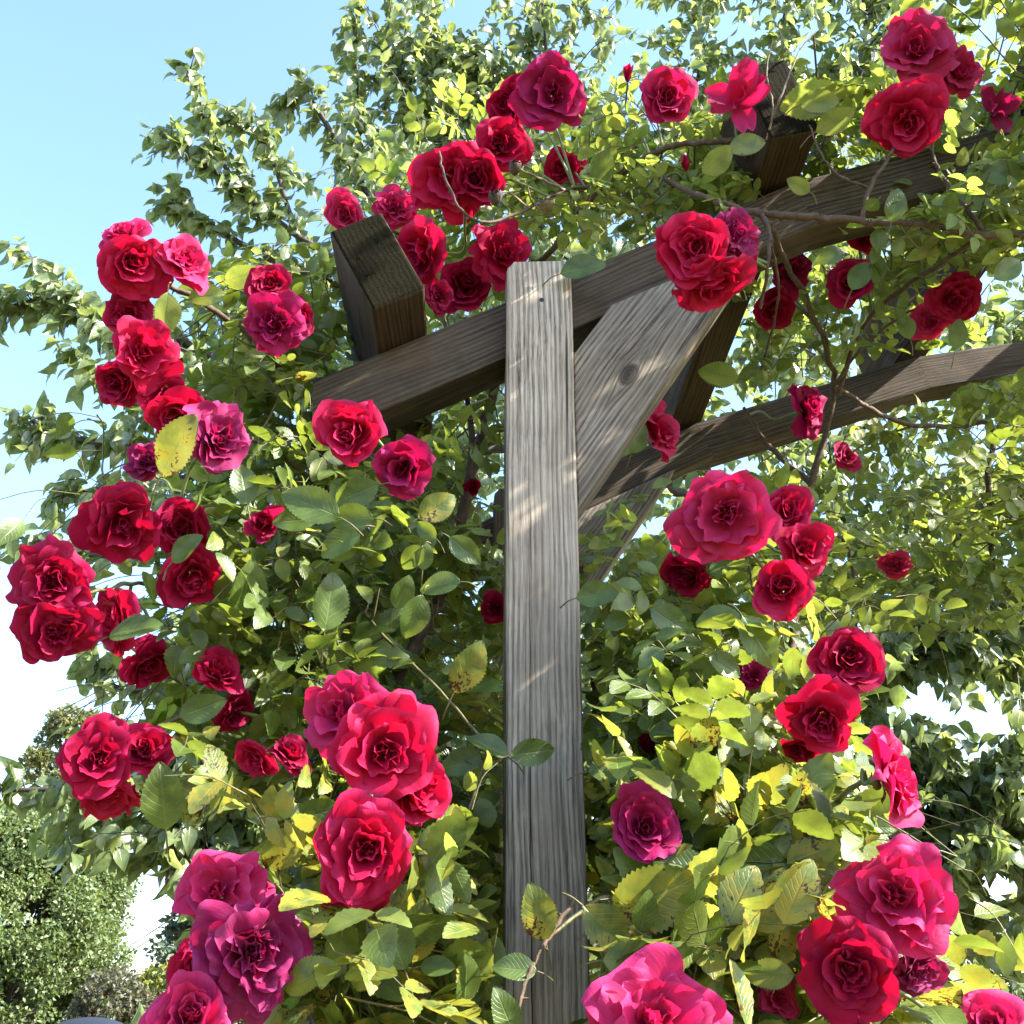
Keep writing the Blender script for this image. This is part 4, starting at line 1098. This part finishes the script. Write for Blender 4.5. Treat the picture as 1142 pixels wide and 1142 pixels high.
for k, (plant, px, py, Lp, angd, D, mat) in enumerate(HERO):
    rs = np.random.default_rng(300 + k)
    c = at(px, py, D); dd = depth_of(c); L = Lp * dd / F * 1.12
    a = R(angd)
    tocam = norm(np.array([0, 0, EYE]) - c)
    T = norm(CAM_R * math.cos(a) + CAM_U * math.sin(a) + tocam * rs.uniform(-.3, .25))
    Nn = norm(tocam + np.array([.35, 0, .55]) * rs.uniform(.1, .9) + rs.normal(size=3) * .2)
    Nn = norm(Nn - T * Nn.dot(T)); X = norm(np.cross(T, Nn))
    tv, tf, tu = HERO_T[k % len(HERO_T)]
    V = L * (tv[:, :1] * X + (tv[:, 1:2] - .5) * T + tv[:, 2:] * Nn)
    s = Soup(); s.add(V, tf, tu, 0)
    b = -T * L * .5
    tube(s, catmull([b, b - T * L * .2 - CAM_U * .002, b - T * L * .38 - CAM_U * .006 + np.array([0, .006, 0])], 3), .0008, .0010, 4, 1)
    root = (rose_l, rose_r)[plant]
    o = link('leaf', s.mesh('leaf', [MAT[mat], MAT['twig']]), root, Matrix.Translation(Vector(c) - root.location))
    if mat == 'leaf_spot': o['label'] = 'yellowing leaf with brown-black spots'
# ------------------------------------------------------------------ the big tree behind the pergola
TD = 3.9
tb = at(835, 1100, TD)
tree = empty('broadleaf_tree', (tb[0], TD, 0), 'large green leafy tree with drooping leaves filling the view behind the pergola', 'tree')
TOFF = Matrix.Translation(-Vector(tree.location))
def tpart(name, s, mat, smooth=True):
    me = s.mesh(name, mat); me.transform(TOFF)
    return link(name, me, tree, Matrix.Identity(4))
s = Soup()
trunk = [np.array([tb[0] - .02, TD, -.1]), at(835, 1100, TD), at(840, 960, TD), at(862, 860, TD), at(852, 700, TD), at(800, 560, TD - .1), at(740, 400, TD - .1), at(705, 230, TD)]
TP = catmull(trunk, 8); tube(s, TP, .11, .02, 10, 0, .03, rad=np.interp(np.linspace(0, 1, len(TP)), [0, .2, .55, 1], [.10, .062, .040, .004]))
tpart('trunk', s, MAT['bark'])
BR = [  # limbs: pixel way points with distance
 [(740,400,3.8),(500,350,3.6),(330,262,3.4),(250,185,3.3),(212,78,3.2)],
 [(330,262,3.4),(250,200,3.3),(182,150,3.2)],
 [(500,350,3.6),(350,310,3.5),(230,250,3.4),(195,225,3.4)],
 [(330,262,3.4),(300,170,3.35),(262,128,3.3)],
 [(500,350,3.6),(400,200,3.6),(345,110,3.5),(318,112,3.5)],
 [(400,200,3.6),(400,110,3.6),(392,10,3.55)],
 [(740,400,3.8),(560,200,3.8),(500,70,3.7),(470,-40,3.7)],
 [(560,200,3.8),(470,120,3.7),(430,50,3.7)],
 [(700,200,3.9),(620,100,3.8),(600,-50,3.8)],
 [(620,100,3.8),(550,90,3.8),(530,60,3.8)],
 [(700,200,3.9),(780,80,3.8),(760,-60,3.8)],
 [(700,300,3.9),(850,150,3.8),(880,-40,3.8)],
 [(850,150,3.8),(960,60,3.8),(950,-70,3.8)],
 [(852,500,3.9),(960,250,3.8),(1010,80,3.8),(1000,-40,3.8)],
 [(960,250,3.8),(1080,200,3.7),(1160,90,3.7)],
 [(800,560,3.8),(560,500,3.6),(300,430,3.4),(140,375,3.25),(60,335,3.2),(0,345,3.2)],
 [(300,430,3.4),(180,370,3.3),(100,350,3.2),(42,296,3.2)],
 [(300,430,3.4),(170,440,3.3),(75,405,3.2)],
 [(560,500,3.6),(300,520,3.4),(150,500,3.25),(60,486,3.2),(40,480,3.2)],
 [(300,520,3.4),(150,540,3.25),(70,550,3.2)],
 [(852,700,3.9),(560,640,3.6),(300,620,3.4),(110,620,3.25),(25,612,3.2)],
 [(852,740,3.9),(560,760,3.6),(300,740,3.4),(150,770,3.3),(105,740,3.3)],
 [(860,850,3.9),(600,860,3.5),(320,850,3.3),(150,868,3.1),(50,880,3.0),(-30,880,3.0)],
 [(320,850,3.3),(230,900,3.2),(205,925,3.15),(185,985,3.1)],
 [(320,850,3.3),(260,900,3.2),(115,905,3.1),(85,950,3.1)],
 [(600,860,3.5),(420,930,3.4),(300,950,3.3),(215,960,3.25)],
 [(840,960,3.9),(600,1000,3.6),(420,1030,3.5)],
 [(862,860,3.9),(980,760,3.8),(1080,700,3.7),(1170,670,3.6)],
 [(862,860,3.9),(1000,860,3.8),(1060,912,3.7),(1105,880,3.6),(1160,835,3.6)],
 [(845,940,3.9),(960,960,3.8),(1090,960,3.7),(1180,955,3.6)],
 [(840,1000,3.9),(960,1040,3.8),(1060,1020,3.8),(1150,1010,3.7)],
 [(852,700,3.9),(950,600,3.8),(1080,560,3.7),(1170,560,3.7)],
 [(852,700,3.9),(940,500,3.8),(1080,400,3.7),(1170,390,3.7)],
 [(960,760,3.8),(1040,730,3.8),(1110,745,3.8)],
 [(960,960,3.8),(1040,910,3.8),(1100,930,3.8)],
]
CROWN = [(385,290),(335,235),(365,170),(425,125),(470,70),(480,-90),(1030,-90),(1015,70),(1070,150),(1155,140),(1150,1040),(1000,1055),(900,1200),(380,1200),(300,985),(270,900),(250,800),(260,700),(270,560),(280,450),(290,370),(330,330)]
GAPS = [((520, 12), 32), ((1024, 772), 30), ((1100, 800), 40), ((1112, 985), 32), ((1060, 790), 24), ((235, 860), 20), ((905, 30), 20), ((30, 770), 62), ((60, 835), 26), ((168, 1000), 40), ((178, 1070), 46), ((95, 1030), 62), ((25, 985), 50), ((20, 1070), 70), ((120, 980), 26), ((25, 560), 34), ((110, 525), 14), ((75, 455), 20), ((160, 780), 16), ((300, 870), 18), ((1060, 1000), 14), ((560, 40), 18), ((820, 30), 20)]


def in_gap(P):
    px, py, D, d_ = proj(P)
    g = np.zeros(len(px), bool)
    for (gx, gy), gr in GAPS:
        g |= np.hypot(px - gx, (py - gy) * 1.25) < gr * (1 + .35 * np.sin(px * .35 + py * .22))
    return g


LP, LT = [], []      # leaf base points, twig tangents
tw = Soup()
for b in BR:
    P = catmull([at(*q) for q in b], 8)
    s = Soup(); n = len(P)
    tube(s, P, .020 if len(b) > 3 else .012, .004, 6, 0, .05)
    tpart('branch', s, MAT['bark'])
    t = np.linspace(0, 1, n)
    edge = proj(P)
    # twigs off the limb
    for i in range(2, n):
        isolated = edge[0][i] < 215 or (edge[0][i] < 420 and edge[1][i] < 330)
        for _ in range(1 if isolated else 3):
            tn = norm(P[min(i + 1, n - 1)] - P[i - 1])
            Lw = RNG.uniform(.07, .15) if isolated else RNG.uniform(.2, .45)
            d = norm(tn * .6 + norm(RNG.normal(size=3)) * (.55 if isolated else .9) + np.array([0, 0, .1]))
            W = catmull([P[i], P[i] + d * Lw * .5 + np.array([0, 0, .02]), P[i] + d * Lw - np.array([0, 0, .03])], 4)
            if not in_gap(W).any(): tube(tw, W, .0030, .0012, 3, 0)
            for q in range(1, len(W)):
                for _2 in range(1 if isolated else 2):
                    LP.append(W[q] + RNG.normal(size=3) * .012); LT.append(norm(W[q] - W[q - 1]))
        if i > n * .55 or isolated:
            for _2 in range(2): LP.append(P[i] + RNG.normal(size=3) * .012); LT.append(norm(P[i] - P[i - 1]))
# fill of the crown: many free twigs inside the crown's silhouette
cnt = 0
while cnt < 1150:
    x, y = RNG.uniform(120, 1200), RNG.uniform(-90, 1200)
    if not inside(np.array([x]), np.array([y]), CROWN)[0]: continue
    if y < 120 and RNG.random() < .45: continue
    if x > 960 and y > 180 and RNG.random() < .45: continue
    cnt += 1
    p = at(x, y, RNG.uniform(3.1, 4.9))
    d = norm(norm(RNG.normal(size=3)) + np.array([-.1, -.2, .25]))
    Lw = RNG.uniform(.18, .34)
    W = catmull([p, p + d * Lw * .5 + np.array([0, 0, .02]), p + d * Lw - np.array([0, 0, .04])], 4)
    if not in_gap(W).any(): tube(tw, W, .0034, .0012, 3, 0)
    for q in range(1, len(W)):
        LP.append(W[q] + RNG.normal(size=3) * .012); LT.append(norm(W[q] - W[q - 1]))
        if q % 2: LP.append(W[q] + RNG.normal(size=3) * .012); LT.append(norm(W[q] - W[q - 1]))
LP = np.array(LP); LT = np.array(LT)
px, py, D, d_ = proj(LP)
ok = np.ones(len(LP), bool)
for (gx, gy), gr in GAPS:
    rr = np.hypot(px - gx, (py - gy) * 1.25)
    ok &= ~(rr < gr * (1 + .35 * np.sin(px * .35 + py * .22)))
ok &= ~((px < 205) & (py > 860) & (RNG.random(len(px)) < .45))
LP, LT = LP[ok], LT[ok]
n = len(LP)
T = norm(LT * .45 + RNG.normal(size=(n, 3)) * .45 + np.array([0, 0, -.65]))
Nn = RNG.normal(size=(n, 3)) * .7 + np.array([.3, -.4, .45])
Nn = norm(Nn - T * (Nn * T).sum(1)[:, None])
me = scatter('crown', LP, T, Nn, RNG.uniform(.046, .080, n), PEAR_T, [MAT['tree_leaf']]); me.transform(TOFF)
link('crown', me, tree, Matrix.Identity(4))
tpart('twigs', tw, MAT['bark'])
print('tree leaves', n, 'rose leaves', N_ROSE_LEAVES)


# ------------------------------------------------------------------ far trees and shrubs
def far_tree(name, label, cat, x, y, base_z, height, half, mat, n, leaf, trunk_r=.12, blobs=60, shape='round', open_=0.0, seed=1, group=None):
    rs = np.random.default_rng(seed)
    root = empty(name, (x, y, 0), label, cat, group)
    s = Soup()
    tube(s, catmull([(0, 0, -.1), (.05, 0, height * .3), (-.04, .05, height * .6), (0, 0, height * .92)], 5), trunk_r, trunk_r * .15, 8, 0, .06)
    cen = []
    for i in range(blobs):
        u = rs.uniform(0, 1) ** .8
        z = base_z + (height - base_z) * u
        if shape == 'cone': rad = half * (1 - u) * .95 + .08
        elif shape == 'tall': rad = half * math.sin(math.pi * min(1, u * .85 + .12)) ** .8
        else: rad = half * math.sqrt(max(.05, 1 - (u * 1.06 - .35) ** 2 / .55)) if u > .35 else half * (.78 + .6 * u)
        a = rs.uniform(0, 6.283); q = rs.uniform(.45, 1) ** .5
        c = np.array([rad * q * math.cos(a), rad * q * math.sin(a), z - .1 * half * rs.uniform(0, 1)])
        cen.append(c)
        if i % 2 == 0: tube(s, catmull([(0, 0, max(.2, z * .6)), c * np.array([.5, .5, 1]) - np.array([0, 0, .1]), c], 4), trunk_r * .3, trunk_r * .06, 5)
    link('trunk', s.mesh('trunk', MAT['bark']), root, Matrix.Identity(4))
    cen = np.array(cen)
    k = rs.integers(0, blobs, n)
    br = half * rs.uniform(.16, .34, blobs) * (1 - open_ * .4)
    dv = norm(rs.normal(size=(n, 3))) * (rs.uniform(.25, 1, n) ** .5)[:, None] * br[k][:, None] * np.array([1, 1, .8])
    P = cen[k] + dv
    T = norm(rs.normal(size=(n, 3)) + norm(dv) * .7 + np.array([0, 0, -.25])); Nn = rs.normal(size=(n, 3)) + np.array([0, -.2, .6])
    Nn = norm(Nn - T * (Nn * T).sum(1)[:, None])
    if shape == 'cone': T = norm(dv * np.array([1, 1, .25]) + rs.normal(size=(n, 3)) * .25 * half)
    link('crown', scatter('crown', P, T, Nn, rs.uniform(.7, 1.3, n) * leaf, FAR_T, [mat]), root, Matrix.Identity(4))
    return root


def xy(px, D, py=1100):
    return at(px, py, D)[0]

far_tree('broadleaf_tree', 'dense round tree standing on the lawn by itself, beyond the climbing rose', 'tree', xy(8, 20), 20, .1, 4.65, 1.85, MAT['far_leaf'], 120000, .075, .09, 210, 'round', seed=3)
far_tree('broadleaf_tree', 'pale wispy tree rising behind the dense round tree', 'tree', xy(40, 27), 27, 1.2, 8.3, 1.5, MAT['pale_leaf'], 9000, .13, .10, 46, 'tall', .5, seed=4)
far_tree('conifer_tree', 'thin grey-green conifer seen between the far round tree and roses', 'conifer', xy(208, 24), 24, .3, 5.0, 1.15, MAT['needle'], 5000, .15, .10, 70, 'cone', .4, seed=5)
far_tree('shrub', 'dull brownish-green shrub at the foot of the round tree', 'shrub', xy(125, 17), 17, .05, 1.95, .75, MAT['dull_leaf'], 5000, .07, .05, 36, 'round', seed=6)
far_tree('shrub', 'golden-green shrub next to the dull brownish one', 'shrub', xy(178, 17.5), 17.5, .05, 2.05, .6, MAT['gold_leaf'], 3600, .08, .05, 30, 'round', seed=7)
far_tree('shrub', 'broad dark shrub hiding behind the climbing rose stems', 'shrub', xy(360, 18), 18, .05, 2.3, 1.6, MAT['far_leaf'], 6000, .08, .06, 46, 'round', seed=8)
far_tree('shrub', 'leafy green shrub low behind the rose bush beside the post', 'shrub', xy(700, 15), 15, .05, 2.2, 1.9, MAT['far_leaf'], 7000, .08, .06, 50, 'round', seed=9)
for i, (px, D, h, hw, lab) in enumerate([(930, 14, 2.0, 1.5, 'green shrub at the near end of the far shrub row'), (1075, 13, 2.45, 1.4, 'tallest green shrub of the far row under the tree'), (1190, 13.5, 2.2, 1.5, 'green shrub at the outer end of the far shrub row')]):
    far_tree('shrub', lab, 'shrub', xy(px, D), D, .05, h, hw, MAT['far_leaf'], 7000, .07, .06, 50, 'round', seed=20 + i, group='shrubs in the far row')

# ------------------------------------------------------------------ parked car, only its roof shows
def car():
    x, y = xy(110, 15), 15
    root = empty('parked_car', (x, y, 0), 'dark blue car whose rounded roof just shows below the round tree', 'car', rz=R(12))
    paint = plain('dark_blue_paint', (.006, .008, .014), .6, .0, .0, .05)
    glass = plain('dark_glass', (.015, .02, .022), .08, 0, .3, .02)
    rub = plain('tyre_rubber', (.02, .02, .02), .8); steel = plain('wheel_steel', (.35, .35, .36), .35, .9)
    lampr = plain('tail_lamp_red', (.35, .01, .01), .25); lampw = plain('head_lamp_glass', (.6, .6, .58), .15); dark = plain('black_trim', (.02, .02, .02), .5)
    # loft: stations along the length (local y), each a rounded section
    def loft(st, name, mat, close=True):
        s = Soup(); k = 24; rings = []
        a = np.linspace(0, 2 * np.pi, k, endpoint=False)
        for (yy, zc, hw, hh, e) in st:
            c, sn = np.cos(a), np.sin(a)
            rings.append(np.stack([hw * np.sign(c) * np.abs(c) ** e, np.full(k, yy), zc + hh * np.sign(sn) * np.abs(sn) ** e], -1))
        V = np.concatenate(rings); i = np.arange(len(st) * k).reshape(len(st), k)
        Fq = np.stack([i[:-1], np.roll(i[:-1], -1, 1), np.roll(i[1:], -1, 1), i[1:]], -1).reshape(-1, 4)
        s.add(V, Fq)
        for ring in (i[0], i[-1]):
            s.add(V[ring], np.array([[q, q + 1, k - 2 - q, k - 1 - q] for q in range(0, k // 2 - 1)]))
        return link(name, s.mesh(name, mat), root, Matrix.Identity(4))
    loft([(-2.1, .52, .70, .20, .5), (-2.05, .56, .80, .30, .45), (-1.5, .60, .87, .36, .42), (0, .60, .88, .37, .4), (1.1, .58, .87, .35, .42), (1.9, .54, .80, .28, .45), (2.08, .50, .68, .20, .5)], 'body', paint)
    loft([(-1.55, .95, .72, .05, .55), (-1.25, 1.06, .70, .20, .7), (-.7, 1.10, .68, .27, .8), (.1, 1.10, .68, .27, .8), (.6, 1.05, .69, .19, .7), (1.0, .95, .72, .05, .55)], 'window', glass)
    loft([(-1.22, 1.20, .46, .03, 1), (-1.0, 1.21, .50, .16, 1.0), (-.3, 1.22, .52, .23, 1.0), (.25, 1.21, .50, .19, 1), (.48, 1.19, .46, .03, 1)], 'roof', paint)
    for sx in (-1, 1):
        for yy in (-1.3, 1.3):
            s = Soup(); tube(s, [(sx * .70, yy, .32), (sx * .90, yy, .32)], .32, .32, 24)
            o = link('wheel', s.mesh('wheel', rub, False), root, Matrix.Identity(4))
            s = Soup(); tube(s, [(sx * .88, yy, .32), (sx * .915, yy, .32)], .20, .19, 16)
            link('rim', s.mesh('rim', steel, False), o, Matrix.Identity(4))
        s = Soup(); tube(s, [(sx * .58, -2.02, .66), (sx * .58, -2.10, .66)], .11, .10, 12); link('tail_light', s.mesh('tail_light', lampr), root, Matrix.Identity(4))
        s = Soup(); tube(s, [(sx * .55, 1.98, .62), (sx * .55, 2.06, .62)], .12, .11, 12); link('headlight', s.mesh('headlight', lampw), root, Matrix.Identity(4))
        s = Soup(); tube(s, [(sx * .86, .62, .98), (sx * 1.0, .60, 1.0)], .07, .08, 10); link('wing_mirror', s.mesh('wing_mirror', dark), root, Matrix.Identity(4))
car()
